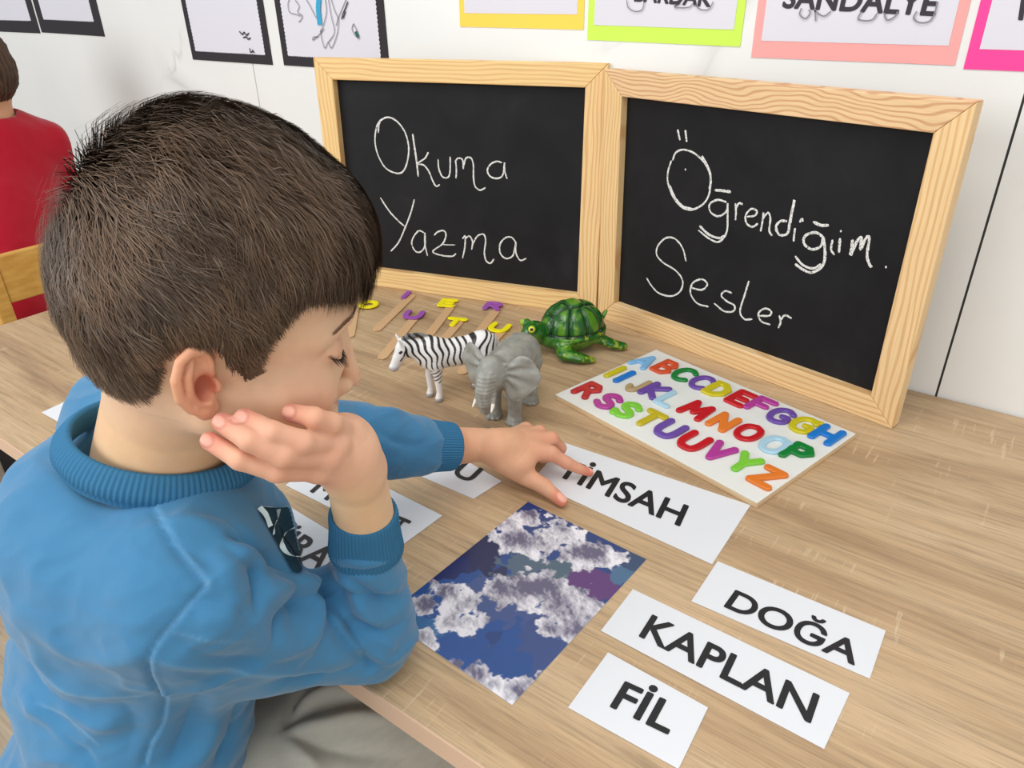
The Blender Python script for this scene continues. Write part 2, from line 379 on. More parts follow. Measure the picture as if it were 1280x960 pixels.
OG = [(.0022,[(203,42),(208,66),(213,90)]),(.0022,[(237,45),(240,70),(243,97)]),
 [(180,180),(195,145),(230,132),(280,150),(325,195),(348,250),(345,320),(320,370),(270,398),(225,390),(185,345),(160,280),(160,230),(175,180)],(.0026,[(310,160),(338,210),(350,260),(345,310)]),(.003,[(165,290),(190,345),(225,385),(270,397)]),[(235,220)],
 (.0026,[(368,312),(400,314),(440,320)]),[(420,365),(380,355),(345,375),(350,410),(385,428),(420,405),(425,370),(425,430),(420,500),(385,542),(340,525),(295,490)],(.0026,[(300,470),(340,508),(385,525),(410,515)]),
 [(460,370),(462,410),(460,445)],[(462,395),(475,370),(492,375)],[(510,430),(545,425),(555,405),(530,395),(505,425),(510,460),(535,475),(560,460)],
 [(585,410),(580,450),(572,495)],[(580,440),(605,412),(615,440),(610,490),(622,515)],(.0024,[(690,450),(660,450),(640,475),(655,510),(690,505),(700,460),(722,355),(708,430),(695,500)]),
 [(725,480),(721,510),(718,540)],[(745,455),(755,440),(760,452)],(.0026,[(805,452),(840,468),(875,468)]),
 (.0024,[(850,520),(815,500),(770,515),(765,550),(800,575),(840,560),(850,520),(858,600),(845,650),(800,678),(760,665),(725,640)]),(.0022,[(725,605),(760,645),(805,660),(840,640)]),
 [(892,530),(885,575),(900,600)],[(925,493)],(.0022,[(925,525),(922,560),(920,590)]),(.0024,[(980,530),(978,560),(972,600),(1000,540),(1020,522),(1015,575),(1040,525),(1055,525),(1045,600),(1055,640),(1065,655)]),
 [(240,628),(225,570),(190,528),(150,525),(115,560),(110,600),(140,635),(195,670),(225,715),(215,760),(175,783),(120,770),(85,735),(65,702)],
 [(260,745),(310,755),(335,730),(310,708),(270,725),(260,770),(290,815),(340,830)],[(445,770),(415,760),(397,780),(420,805),(455,825),(450,850),(410,850),(365,815)],
 [(520,715),(500,780),(480,850),(500,885),(535,885)],[(565,870),(610,870),(618,850),(590,838),(562,860),(575,895),(615,910)],[(655,868),(660,900),(650,925)],[(660,890),(680,868),(710,882)],[(1125,653)]]
PL = pine('pine_left', 'ecca8e', 'dfb479', 1.0, (0, 0, 0), 1.2); PR = pine('pine_right', 'eccb99', 'ddb27c', 1.0, (3, .4, 0), 1.3); PR2 = pine('pine_cathedral', 'e7c497', 'cfa074', 2.0, (5, .2, 0), 2.3)
PV = pine('pine_stile', 'eac891', 'dbae78', 1.0, (8, .7, 0), 1.4)
chalkboard('pine framed chalkboard with Okuma Yazma in white chalk, behind the boy', (-1.06601, .88959), (-.5703, 1.0165), .394, .035, (PL, PL, PL, PV), OK, (460, 130), 960 / 210)
chalkboard('pine framed chalkboard with Öğrendiğim Sesler in chalk, right of its twin', (-.5668, 1.0165), (-.08275, .91231), .3876, -.02, (PR, PR2, PV, PR), OG, (790, 150), 1138 / 320)
# ---------------------------------------------------------------- text helper (flat print)
def _font_mesh(txt):
    cu = bpy.data.curves.new('txt', 'FONT'); cu.body = txt; cu.size = 1.0; cu.resolution_u = 6; cu.fill_mode = 'FRONT'
    o = bpy.data.objects.new('txt', cu); COL.objects.link(o); dg = bpy.context.evaluated_depsgraph_get(); me = bpy.data.meshes.new_from_object(o.evaluated_get(dg))
    V = np.array([v.co[:2] for v in me.vertices]); F = [tuple(p.vertices) for p in me.polygons]
    bpy.data.objects.remove(o); bpy.data.curves.remove(cu); bpy.data.meshes.remove(me); return V, F
_hh = np.ptp(_font_mesh('HH')[0][:, 0]); _LV = _font_mesh('L')[0]; _cap = _font_mesh('H')[0][:, 1].max(); _gc = {}
_stem = np.sort(np.unique(np.round(_LV[:, 0], 4)))[1] - _LV[:, 0].min(); _pos0 = _font_mesh('H')[0][:, 0].min()
def glyphs(txt, weight=0.0):
    """text set glyph by glyph; the dotted and dotless capital I are drawn as plain bars, without serifs"""
    V, F, x, k = [], [], 0.0, 0
    for ch in txt:
        if ch in 'Iİ':
            v = [(.08, 0), (.08 + _stem, 0), (.08 + _stem, _cap), (.08, _cap)]; f = [(0, 1, 2, 3)]; adv = .16 + _stem
            if ch == 'İ': v += [(.08 + _stem / 2 + .068 * math.cos(a), _cap + .135 + .068 * math.sin(a)) for a in np.linspace(0, 2 * math.pi, 13)[:-1]]; f.append(tuple(range(4, 16)))
            v = np.array(v)
        else:
            if ch not in _gc:
                both = _font_mesh('H' + ch + 'H')[0]; _gc[ch] = (*_font_mesh(ch), np.ptp(both[:, 0]) - _hh)
            v, f, adv = _gc[ch]
        V.append(v + [x, 0]); F += [tuple(i + k for i in q) for q in f]; k += len(v); x += adv
    return np.concatenate(V), F
_HV, _ = glyphs('H', 0); CAP0, CAP1 = _HV[:, 1].min(), _HV[:, 1].max()
def print_on(txt, BL, BR, TL, n, mt, parent, name='lettering', lift=0.0004, weight=0.022, origin_left=True):
    """BL-BR spans the printed width along the baseline, TL is the cap height above BL (3D points)"""
    V, F = glyphs(txt, 0.0); x0, x1 = V[:, 0].min(), V[:, 0].max(); n0, F0, V0 = len(V), F, V
    for k in range(8): a = k * math.pi / 4; V = np.vstack([V, V0 + weight * np.array([math.cos(a), math.sin(a)])]); F = F + [tuple(i + n0 * (k + 1) for i in f) for f in F0]
    lv = np.repeat(np.arange(9) * 0.000012, n0)[:, None]
    BL, BR, TL = map(np.asarray, (BL, BR, TL)); X = (V[:, :1] - x0) / (x1 - x0); Y = (V[:, 1:] - CAP0) / (CAP1 - CAP0)
    W = BL + X * (BR - BL) + Y * (TL - BL) + np.asarray(n) * (lift + lv)
    return mk(name, W, F, mt, parent)
UP = np.array([0, 0, 1.0])
def card(label, corners, txt=None, bl=None, br=None, tl=None, curl=0.0, group='word cards on the table', z=TZ, seed=0):
    C_ = [T(*p) for p in corners]; n = 10
    if len(C_) == 3: C_.append(C_[0] + C_[2] - C_[1])
    g = np.linspace(0, 1, n + 1); V, F = [], []
    for lv in (0.0, 0.00025):
        for j in g:
            for i in g:
                p = (C_[0] * (1 - i) + C_[1] * i) * (1 - j) + (C_[3] * (1 - i) + C_[2] * i) * j
                rim = max(abs(i - .5), abs(j - .5)) * 2
                lift = curl * max(0, (i + j - 1.2)) ** 2 + curl * 0.8 * max(0, (0.45 - i)) ** 2
                V.append(p + UP * (z - TZ + 0.0004 + lv + lift))
    m_ = (n + 1) ** 2; ix = lambda a, b: b * (n + 1) + a
    for j in range(n):
        for i in range(n):
            f = (ix(i, j), ix(i + 1, j), ix(i + 1, j + 1), ix(i, j + 1)); F.append(f); F.append(tuple(m_ + k for k in f[::-1]))
    per = [ix(i, 0) for i in range(n)] + [ix(n, j) for j in range(n)] + [ix(i, n) for i in range(n, 0, -1)] + [ix(0, j) for j in range(n, 0, -1)]
    F += [(per[k], m_ + per[k], m_ + per[(k + 1) % len(per)], per[(k + 1) % len(per)]) for k in range(len(per))]
    root = thing('word_card', label, 'card', np.mean(C_, 0), group)
    mk('paper', V, F, M_paper, root)
    if txt:
        for (tx, a, b, c_) in (txt if isinstance(txt, list) else [(txt, bl, br, tl)]):
            print_on(tx, T(*a), T(*b), T(*c_), UP, M_ink, root, lift=z - TZ + 0.0010)
    return root
# clockwise from the far left corner
card('long white word card reading TİMSAH under the pointing finger', [(706,554),(938,632),(890,706),(664,602)], 'TİMSAH', (694,594), (849,658), (709,574))
card('white word card reading DOĞA, the rightmost of the cards', [(897,702),(1107,789),(1087,849),(864,752)], 'DOĞA', (905.5,759), (1067,832), (920,739))
card('white word card reading KAPLAN between the DOĞA and FİL cards', [(791,737),(1062,867),(1030,937),(751,789)], 'KAPLAN', (799.5,796), (1012,904), (816,770))
card('short white word card reading FİL at the lower edge of the table', [(760,816),(885,885),(848,962),(710,885)], 'FİL', (763.5,884), (834,918), (782,853.5))
card('white word card ending in U under the reaching wrist', [(558,562),(627,602),(592,624),(510,589)], 'U', (565,593), (587,604), (582,577))
card('white word card with M and T passing behind the propped forearm', [(406,571),(553,645),(504,681),(357,607)], [('M', (388,615), (409,626), (405,600)), ('T', (482,664), (498,671), (498,646))])
card('white word card showing ÜRA between the boy\'s chest and propped sleeve', [(318,607),(440,681),(400,731),(278,650)], 'ZÜRAFA', (310,664), (440,737), (335,645))
card('small white card with letters KA behind the boy\'s shoulder', [(104,492),(190,530),(130,560),(52,516)], 'KA', (79,509), (100,519), (92,503))
# ---------------------------------------------------------------- printed sky picture
c0, c1, c2 = T(660, 628), T(808, 700), T(640, 882); c3 = c0 + c2 - c1
nx, ny = 190, 270; gi, gj = np.meshgrid(np.linspace(0, 1, nx), np.linspace(0, 1, ny), indexing='xy')
W = (c0 * (1 - gi[..., None]) + c1 * gi[..., None]) * (1 - gj[..., None]) + (c3 * (1 - gi[..., None]) + c2 * gi[..., None]) * gj[..., None]
def q_(x, y): return T(500 + x / 3.2, 600 + y / 3.2)[:2]
clouds = [[(520,150,60),(450,230,80),(560,250,90),(640,220,80),(720,290,80),(800,310,60),(870,310,35),(420,180,60)],
 [(390,430,50),(480,450,80),(570,430,80),(640,500,90),(720,540,80),(790,510,30),(680,600,60),(600,590,40)],
 [(190,450,60),(240,500,70),(280,570,50),(110,500,50),(200,570,50)],[(80,630,45),(130,660,25)],[(310,780,40),(370,830,45),(450,850,60),(230,740,25)],[(570,780,22)]]
XY = W[..., :2]; n1 = fbm(np.dstack([XY * 60, np.zeros_like(gi)]), 5) - .5; n2 = fbm(np.dstack([XY * 95 + 9, np.ones_like(gi)]), 5) - .5; n3 = fbm(np.dstack([XY * 30 + 3, np.ones_like(gi)]), 4)
skyc = np.zeros(XY.shape[:2] + (3,)); L_ = lambda h: np.array(lin(h))
tmix = ss(0.0, 1.0, gj + 0.5 * n1)[..., None]
skyc = L_('223a74') * (1 - tmix) + L_('184a90') * tmix
PX = .00072 / 3.2
n4 = fbm(np.dstack([XY * 190 + 5, np.ones_like(gi) * 2]), 4) - .5
def patch(cx, cy, r, c, soft=.06, wob=1.0):
    global skyc
    p = q_(cx, cy); d = np.linalg.norm(XY - p, axis=-1) / (r * PX) + n1 * wob * 1.6 + n2 * wob * 1.1
    skyc = skyc + (np.array(L_(c)) - skyc) * ss(1, 1 - soft, d)[..., None]
patch(430, 480, 200, '3c4f85'); patch(620, 690, 190, '33487f'); patch(300, 290, 150, '121a4c'); patch(200, 360, 90, '18205a'); patch(490, 345, 120, '4c5f74')
patch(640, 370, 100, '4a6070'); patch(410, 365, 40, '1a2450'); patch(770, 410, 115, '5c3572', .06, .6); patch(885, 385, 60, '486a8c'); patch(940, 320, 70, '36486a'); patch(90, 600, 110, '23649c', .3); patch(430, 740, 80, '1a4788'); patch(380, 620, 40, '1c3a78')
alpha = np.zeros(gi.shape); lump = np.zeros(gi.shape)
for grp in clouds:
    f = np.full(gi.shape, 9.0)
    for cx, cy, r in grp:
        e = np.linalg.norm(XY - q_(cx, cy), axis=-1) / (r * 1.22 * PX) - 1; k_ = .5; hh = np.maximum(k_ - np.abs(f - e), 0) / k_; f = np.minimum(f, e) - hh * hh * k_ * .25
    a_ = ss(0.10, -0.10, f + n2 * 1.7 + n4 * 1.0); m = a_ > alpha; alpha = np.maximum(alpha, a_); lump = np.where(m, -f, lump)
hgt = fbm(np.dstack([XY * 44 + 20, np.ones_like(gi) * 3]), 5) + .25 * n4
gy, gx = np.gradient(hgt); shade = np.clip(.62 + 5.5 * (gx - gy) + 2.2 * (hgt - .5) - .45 * ss(.15, .7, lump), 0, 1)[..., None]
cc = L_('625d78') * (1 - shade) + L_('ece9f0') * shade
skyc = skyc * (1 - alpha[..., None]) + cc * alpha[..., None]
Vt = W.reshape(-1, 3) + UP * 0.0008; idx = np.arange(nx * ny).reshape(ny, nx); F = np.stack([idx[1:, :-1], idx[1:, 1:], idx[:-1, 1:], idx[:-1, :-1]], -1).reshape(-1, 4)
root = thing('sky_picture', 'glossy picture of white clouds in a dark blue sky lying on the table', 'picture', (c0 + c2) / 2)
ring = [c0, c1, c2, c3]
mk('paper', *prism([p + UP * .0003 for p in ring][::-1], [p + UP * .0007 for p in ring][::-1]), M_paper, root)
mk('printed_sky', Vt, F, colmat('printed_sky', 0.3, 0.5), root, col=skyc.reshape(-1, 3))
# ---------------------------------------------------------------- stroke letters
STROKES = {  # unit box, y up
 'A': [[(0,0),(.5,1),(1,0)],[(.22,.36),(.78,.36)]], 'B': [[(0,0),(0,1),(.6,1),(.8,.77),(.6,.54),(0,.54)],[(.6,.54),(.9,.27),(.65,0),(0,0)]],
 'C': [[(.95,.85),(.6,1),(.2,.9),(0,.5),(.2,.1),(.6,0),(.95,.15)]], 'D': [[(0,0),(0,1),(.5,1),(.9,.7),(.9,.3),(.5,0),(0,0)]],
 'E': [[(.85,1),(0,1),(0,0),(.85,0)],[(0,.5),(.7,.5)]], 'F': [[(.85,1),(0,1),(0,0)],[(0,.5),(.7,.5)]],
 'G': [[(.92,.85),(.55,1),(.15,.85),(0,.5),(.15,.12),(.55,0),(.92,.15),(.92,.48),(.6,.48)]], 'H': [[(0,0),(0,1)],[(.9,0),(.9,1)],[(0,.5),(.9,.5)]],
 'I': [[(0,0),(0,1)]], 'J': [[(.6,1),(.6,.25),(.35,0),(.08,.1),(0,.28)]], 'K': [[(0,0),(0,1)],[(.85,1),(.1,.48),(.88,0)]], 'L': [[(0,1),(0,0),(.75,0)]],
 'M': [[(0,0),(.12,1),(.5,.3),(.88,1),(1,0)]], 'N': [[(0,0),(0,1),(.85,0),(.85,1)]], 'O': [[(.5,1),(.12,.85),(0,.5),(.12,.15),(.5,0),(.88,.15),(1,.5),(.88,.85),(.5,1)]],
 'P': [[(0,0),(0,1),(.6,1),(.88,.74),(.6,.46),(0,.46)]], 'R': [[(0,0),(0,1),(.6,1),(.85,.76),(.6,.5),(0,.5)],[(.45,.5),(.88,0)]],
 'S': [[(.85,.85),(.5,1),(.12,.88),(.1,.62),(.5,.5),(.85,.36),(.85,.12),(.45,0),(.05,.15)]], 'T': [[(0,1),(1,1)],[(.5,1),(.5,0)]],
 'U': [[(0,1),(0,.35),(.2,.05),(.5,0),(.8,.05),(.95,.35),(.95,1)]], 'V': [[(0,1),(.45,0),(.9,1)]], 'Y': [[(0,1),(.45,.45),(.9,1)],[(.45,.45),(.45,0)]], 'Z': [[(.05,1),(.9,1),(0,0),(.95,0)]]}
CURVY = set('CGJOSU')
def letter_mesh(ch, w, hgt, r, th, h, rnd, extra=()):
    """flat letter with rounded edges: local x right, y up, z out of the board; origin at its middle"""
    st = STROKES[ch]; wd = max(p[0] for s_ in st for p in s_)
    S = []
    for s_ in st:
        p = np.array([((x - wd / 2) * w, (y - .5) * (hgt - 2 * r)) for x, y in s_])
        S.append(catmull(p, 4, False) if ch in CURVY else p)
    for e_ in extra: S.append(np.array([((x - wd / 2) * w, (y - .5) * (hgt - 2 * r)) for x, y in e_]))
    ext = w / 2 + r + 3 * h; sd = SDF((-ext, -hgt / 2 - 4 * h - (0.25 * hgt if extra else 0), -2 * h), (ext, hgt / 2 + 4 * h + (0.25 * hgt if extra else 0), th + 2 * h), h)
    def f(g):
        q = g[..., 0, :2]; d = np.full(q.shape[:2], 9., np.float32)
        for s_ in S:
            for a, b in zip(s_[:-1], s_[1:]):
                ab = b - a; t_ = np.clip(((q - a) @ ab) / (ab @ ab + 1e-12), 0, 1)[..., None]; d = np.minimum(d, np.sqrt((((q - a) - t_ * ab) ** 2).sum(-1)))
        d = (d - r)[..., None]; z = g[..., 2]; zt = z - (th - rnd); dd = d + rnd
        top = np.sqrt(np.maximum(dd, 0) ** 2 + np.maximum(zt, 0) ** 2) + np.minimum(np.maximum(dd, zt), 0) - rnd
        return np.maximum(top, -z)
    sd.apply(f, (-ext, -hgt, -h), (ext, hgt, th + h)); return sd.mesh()
# ---------------------------------------------------------------- alphabet board
b0, b1, b3 = T(820, 437, TZ + .008), T(1070, 542, TZ + .008), T(698, 495, TZ + .008)
bu = b1 - b0; bw = np.linalg.norm(bu); bu /= bw; bv = b3 - b0; bv -= bu * (bv @ bu); bv[2] = 0; bh = np.linalg.norm(bv); bv /= bh
ab = thing('alphabet_board', 'white topped wooden board holding rows of coloured letters', 'board', b0 + bu * bw / 2 + bv * bh / 2 - UP * .008)
ring = [b0, b1, b1 + bv * bh, b0 + bv * bh]; ring = ring[::-1]
mk('plywood_base', *prism([p * 1 - UP * (p[2] - TZ) for p in ring], [p - UP * .0012 for p in ring]), mat('plywood_edge', 'd9bf98', .6), ab, bevel=.001)
mk('white_face', *prism([p - UP * .0012 for p in ring], [p for p in ring]), mat('white_face', 'e6e8e4', .35), ab, bevel=.0005)
LC = dict(lb='7fb6e2', ob='d3502a', gr='0f7d35', pu='6a4aa0', ye='c9bd1c', re='c01420', ma='b03a94', bl='1a78cc', ta='b29a72', ll='a9cfe2', og='e07a2a', li='7cc83c', ol='bfae22', rr='b8222c')
LN = dict(lb='light blue', ob='orange red', gr='dark green', pu='purple', ye='yellow', re='red', ma='magenta', bl='blue', ta='tan', ll='pale blue', og='orange', li='lime green', ol='olive yellow', rr='dark red')
LM = {k: mat('paint_' + LN[k].replace(' ', '_'), v, 0.32, 0.5) for k, v in LC.items()}
LET = [('A','lb',806,453),('B','ob',832.5,460),('C','gr',855,469),('Ç','pu',877,479),('D','ye',898,488),('E','re',926.4,499.2),('F','ma',951,507.5),('G','pu',975.5,520.5),('Ğ','ye',1004,532),('H','bl',1033.6,544.4),
 ('I','ye',769,465.6),('İ','bl',780.6,471.8),('J','ta',797,482.5),('K','pu',818.7,489.4),('L','ll',837.5,500),('M','re',871,513.7),('N','og',904.3,528.5),('O','re',936,541.7),('Ö','ll',968,557),('P','gr',998,567.4),
 ('R','rr',735.5,488.7),('S','ma',760,502),('Ş','li',783.7,513),('T','ol',811.2,524.4),('U','pu',836.9,537.5),('Ü','re',866.6,552.8),('V','ma',898,565.7),('Y','li',930,579.8),('Z','og',959.2,597.5)]
base_of = {'Ç': 'C', 'Ğ': 'G', 'İ': 'I', 'Ö': 'O', 'Ş': 'S', 'Ü': 'U'}
SUP = -bv
for ch, k, px, py in LET:
    b = base_of.get(ch, ch); c_ = T(px, py, TZ + .0085); w_ = {'M': .029, 'I': .001, 'J': .02}.get(b, .0235)
    ex = {'Ğ': [[(.78, .95), (.98, 1.02)]], 'Ö': [[(.8, .95), (1.05, .9)]], 'İ': [[(0, 1), (.06, 1.0)]], 'Ş': [[(.02, .12), (.08, -.02)]]}.get(ch, ())
    V, F = letter_mesh(b, w_, .044, .0049 if b not in 'GOABCJL' else .0042, .0038, .0007, .0013, ex)
    Wd = c_ + V[:, :1] * bu + V[:, 1:2] * SUP + V[:, 2:3] * UP - UP * .0006
    o = mk('wooden_letter', Wd, F, LM[k], None, smooth=True)
    twin = {'C': ', left of the purple Ç'}.get(ch, '')
    tag(o, f'{LN[k]} painted wooden letter {ch} on the alphabet board', 'letter', 'wooden letters on the alphabet board')
# ---------------------------------------------------------------- craft sticks with foam letters
M_stick = mat('birch_stick', rough=.7); t = NT(M_stick); t.l(t.ramp(t.noise(t.mapping(t.coord('Object'), (60, 60, 60)), 8, 3), [(.3, 'c69c70'), (.7, 'd8b48a')]), t.b.inputs['Base Color'])
FY = mat('yellow_foam', 'f2e51c', .8, .2); FP = mat('purple_foam', '9a55ad', .8, .2)
SK = [('O', FY, (461,383), (445,378), (438,418), 'yellow foam letter O on a craft stick, nearest the boy\'s face', 0),
 ('I', FP, (508,371), (513,372), (472,412), 'purple foam letter I on a craft stick, farthest left by the frame', 0),
 ('U', FP, (517,396), (517,400), (486,438), 'purple foam letter U on a stick above the zebra mane', 0),
 ('E', FY, (560,381), (564,384), (530,428), 'yellow foam letter E on a craft stick near the chalkboard', 0),
 ('T', FY, (569,405), (572,406), (536,447), 'yellow foam letter T on a stick behind the zebra back', 0),
 ('R', FP, (617,385), (619,391), (580,440), 'purple foam letter R on a stick between E and the turtle', 0),
 ('U', FY, (624,412), (626,417), (582,462), 'yellow foam letter U on a stick beside the turtle head', 0)]
for ch, fm, lc, s0, s1, lab, _ in SK:
    cL = T(*lc); a = T(*s0); b = T(*s1); d = (a - b) / np.linalg.norm(a - b); b = a - d * .145; sd_ = np.cross(UP, d)
    a = a + d * .004
    ring = []
    for cc_, dd, sg in ((a, d, 1), (b, -d, -1)):
        for an in np.linspace(-90, 90, 9): ring.append(cc_ + dd * .0078 * math.cos(math.radians(an)) - sg * sd_ * .0078 * math.sin(math.radians(an)))
    ring = ring[::-1] if np.cross(ring[1] - ring[0], ring[2] - ring[1])[2] < 0 else ring
    root = thing('letter_stick', lab, 'craft stick', (a + b) / 2, 'craft sticks with foam letters')
    mk('stick', *prism([p + UP * .0004 for p in ring], [p + UP * .0022 for p in ring]), M_stick, root, bevel=.0005)
    V, F = letter_mesh(ch, .026 if ch != 'I' else .001, .036, .0050, .0028, .0009, .00055)
    r_ = -sd_
    mk('foam_letter', cL + V[:, :1] * r_ + V[:, 1:2] * d + (V[:, 2:3] + .0023) * UP, F, fm, root, smooth=True)
# ---------------------------------------------------------------- papers on the wall
WN = np.array([0, -1.0, 0])
def wp(px, py): return onplane(px, py, np.array([0, WALL, 0]), WN)
def sheet(x0, x1, z0, z1, d, th, tilt=0.0, deckle=0.0, curl=0.0):
    """thin sheet standing off the wall by d; deckled edge when asked"""
    cx, cz = (x0 + x1) / 2, (z0 + z1) / 2; pts = []
    def edge(a, b):
        L = math.hypot(b[0] - a[0], b[1] - a[1]); n = max(2, int(L / 0.0035)) if deckle else 10
        nx_, nz_ = (b[1] - a[1]) / L, -(b[0] - a[0]) / L
        for k in range(n):
            s_ = deckle * (1 if k % 2 else -1) * (0.6 + RNG.random() * .5); pts.append((a[0] + (b[0] - a[0]) * k / n + nx_ * s_, a[1] + (b[1] - a[1]) * k / n + nz_ * s_))
    c = [(x0, z0), (x1, z0), (x1, z1), (x0, z1)]
    for k in range(4): edge(c[k], c[(k + 1) % 4])
    ct, st = math.cos(tilt), math.sin(tilt); P2 = [(cx + (x - cx) * ct - (z - cz) * st, cz + (x - cx) * st + (z - cz) * ct) for x, z in pts]
    cl = [curl * max(0, abs(x - cx) / abs(x1 - cx) - .55) ** 2 for x, z in P2]
    return prism([(x, WALL - d - k, z) for (x, z), k in zip(P2, cl)], [(x, WALL - d - th - k, z) for (x, z), k in zip(P2, cl)])
def inkline(pts, w, mt, parent, d=0.0042, name='pencil_line', closed=False):
    V, F = [], []
    for st in pts:
        C_ = catmull(np.array([wp(*p) for p in st]), 5); C_[:, 1] = WALL - d; tg = np.gradient(C_, axis=0); tg /= np.linalg.norm(tg, axis=1, keepdims=True) + 1e-9; sd = np.cross(tg, WN); k = len(V)
        for i in range(len(C_)):
            V += [C_[i] + sd[i] * w, C_[i] - sd[i] * w]
            if i: b = k + 2 * i; F.append((b - 2, b, b + 1, b - 1))
    o = mk(name, V, F, mt, parent); o['kind'] = 'stuff'; return o
M_pen = mat('pencil_grey', '8b8790', .8, .1); M_penb = mat('pen_dark', '2b2b33', .7, .1); M_blue = mat('blue_crayon', '43a6cf', .8, .1)
M_wpaper = mat('drawing_paper', 'dddce6', .6, .25)
def drawing(label, x0, x1, z0, tilt, hgt=0.40, mar=0.024, curl=0.002):
    r = thing('drawing_sheet', label, 'drawing', ((x0 + x1) / 2, WALL, z0), 'children\'s drawings on black card')
    mk('black_card', *sheet(x0, x1, z0, z0 + hgt, 0.0002, 0.0012, tilt, 0, curl), M_black_card, r)
    mk('white_sheet', *sheet(x0 + mar, x1 - mar, z0 + mar, z0 + hgt - mar, 0.0015 + curl * .1, 0.0004, tilt, 0.0011, curl), M_wpaper, r)
    return r
drawing('white drawing on black card, cut by the left edge above the red shirt', -2.62, -2.318, .979, 0, mar=.03)
drawing('white drawing on grey-black card, right next to the one cut by the left edge', -2.305, -1.985, .980, -.01, mar=.032)
r = drawing('nearly blank white drawing on black card with tiny handwriting low right', -1.631, -1.354, .9395, 0, mar=.018)
inkline([[(301,39),(305,43),(307,40),(310,44),(313,41)],[(306,47),(310,46),(312,49),(315,47)],[(314,60),(315,65),(318,64)],[(317,62),(320,66)]], .0012, M_penb, r, name='handwriting')
r = drawing('drawing with blue stroke and pencil lines on black card above left chalkboard', -1.318, -1.025, .9405, 0, mar=.018)
inkline([[(365,-5),(362,5),(364,15),(372,18),(378,20)],[(371,0),(376,8),(374,15),(380,20),(377,26),(375,27)],[(384,-2),(390,8),(395,18),(400,26)],[(408,-4),(410,15),(405,35),(402,40)],[(415,-4),(420,12),(425,25),(424,40)],[(436,-4),(430,10),(425,22),(422,32)],
  [(407,36),(400,44),(393,50),(394,46),(400,46)],[(403,36),(404,48),(408,60),(412,53),(416,60),(421,50),(424,40)],[(412,-4),(416,20),(420,40),(412,53)],[(444,29),(442,36),(446,44),(451,48),(449,40),(444,30)]], .0008, M_pen, r)
inkline([[(401,-5),(400,10),(401,22),(402,31)]], .006, M_blue, r, d=.0048, name='blue_stroke'); inkline([[(447,39),(448,42),(450,46)]], .003, mat('green_crayon', '2f6b62', .8, .1), r, d=.0048, name='green_mark')
inkline([[(429,24),(431,17),(434,10),(437,2)],[(431,23),(434,14)]], .0012, M_penb, r, d=.0046, name='dark_scribble')
def word(label, x0, x1, z0, colr, name, txt=None, tx=None, tl=None, hgt=.165, mar=.02, tilt=0.0, top=.03):
    r = thing('word_sign', label, 'sign', ((x0 + x1) / 2, WALL, z0), 'coloured word signs on the wall')
    mk('coloured_backing', *sheet(x0, x1, z0, z0 + hgt, .0002, .0008, tilt, 0, .001), mat(name, colr, .6, .25), r)['label'] = name.replace('_', ' ') + ' paper backing'
    mk('white_sheet', *sheet(x0 + .011, x1 - .011, z0 + mar, z0 + hgt - .012, .0012, .0004, tilt, 0, .001), M_wpaper, r)
    if txt:
        a, b, c_ = (wp(*p) for p in tx)
        for q in (a, b, c_): q[1] = WALL - .0021
        print_on(txt, a, b, c_, WN, mat('print_' + name, '3f3a42', .6, .2), r, lift=.0002, weight=.03)
    return r
word('yellow bordered paper sign on the wall above the left chalkboard', -.856, -.6215, 1.017, 'ffd659', 'warm_yellow', tilt=-.002)
r = word('lime green bordered sign reading BARDAK, its top cut off', -.614, -.3815, 1.002, 'cdf25c', 'lime_green', 'BARDAK', [(794, 1), (888, 8), (797, -19)], tilt=-.012)
inkline([[(785,0),(787,9),(795,14),(804,12),(807,3)],[(844,8),(852,4),(845,9),(862,9),(868,4)],[(870,6),(878,12),(888,11),(893,2)]], .0007, M_pen, r)
r = word('salmon pink bordered sign reading SANDALYE above the right chalkboard', -.366, -.1285, .9885, 'ffa9a6', 'salmon_pink', 'SANDALYE', [(979, 9), (1168, 19), (984, -17)])
inkline([[(1003,10),(1001,18),(1008,23),(1014,16),(1012,12)],[(1020,12),(1021,26)],[(1018,12),(1030,20),(1040,14)],[(1078,14),(1074,24),(1090,25),(1098,16)],[(1106,16),(1110,25),(1120,20),(1123,14)],[(1147,14),(1143,22),(1150,28),(1163,26),(1170,14),(1172,2)]], .0008, M_pen, r)
word('hot pink bordered sign with one black letter stem, cut by the right edge', -.119, .115, .985, 'ff4a9e', 'hot_pink', 'M', [(1274, 24), (1300, 26), (1278, -3)], mar=.021)
# ---------------------------------------------------------------- toy animals
def place(V, xy, h, z=TZ):
    h = np.array([h[0], h[1], 0.]); h /= np.linalg.norm(h); l = np.array([-h[1], h[0], 0])
    return np.array([xy[0], xy[1], z]) + V[:, :1] * h + V[:, 1:2] * l + V[:, 2:3] * UP
def seg_d(p, a, b):
    a = np.array(a, float); b = np.array(b, float); ab = b - a; t = np.clip(((p - a) @ ab) / (ab @ ab + 1e-12), 0, 1)[:, None]; return np.linalg.norm(p - a - t * ab, axis=1), t[:, 0]
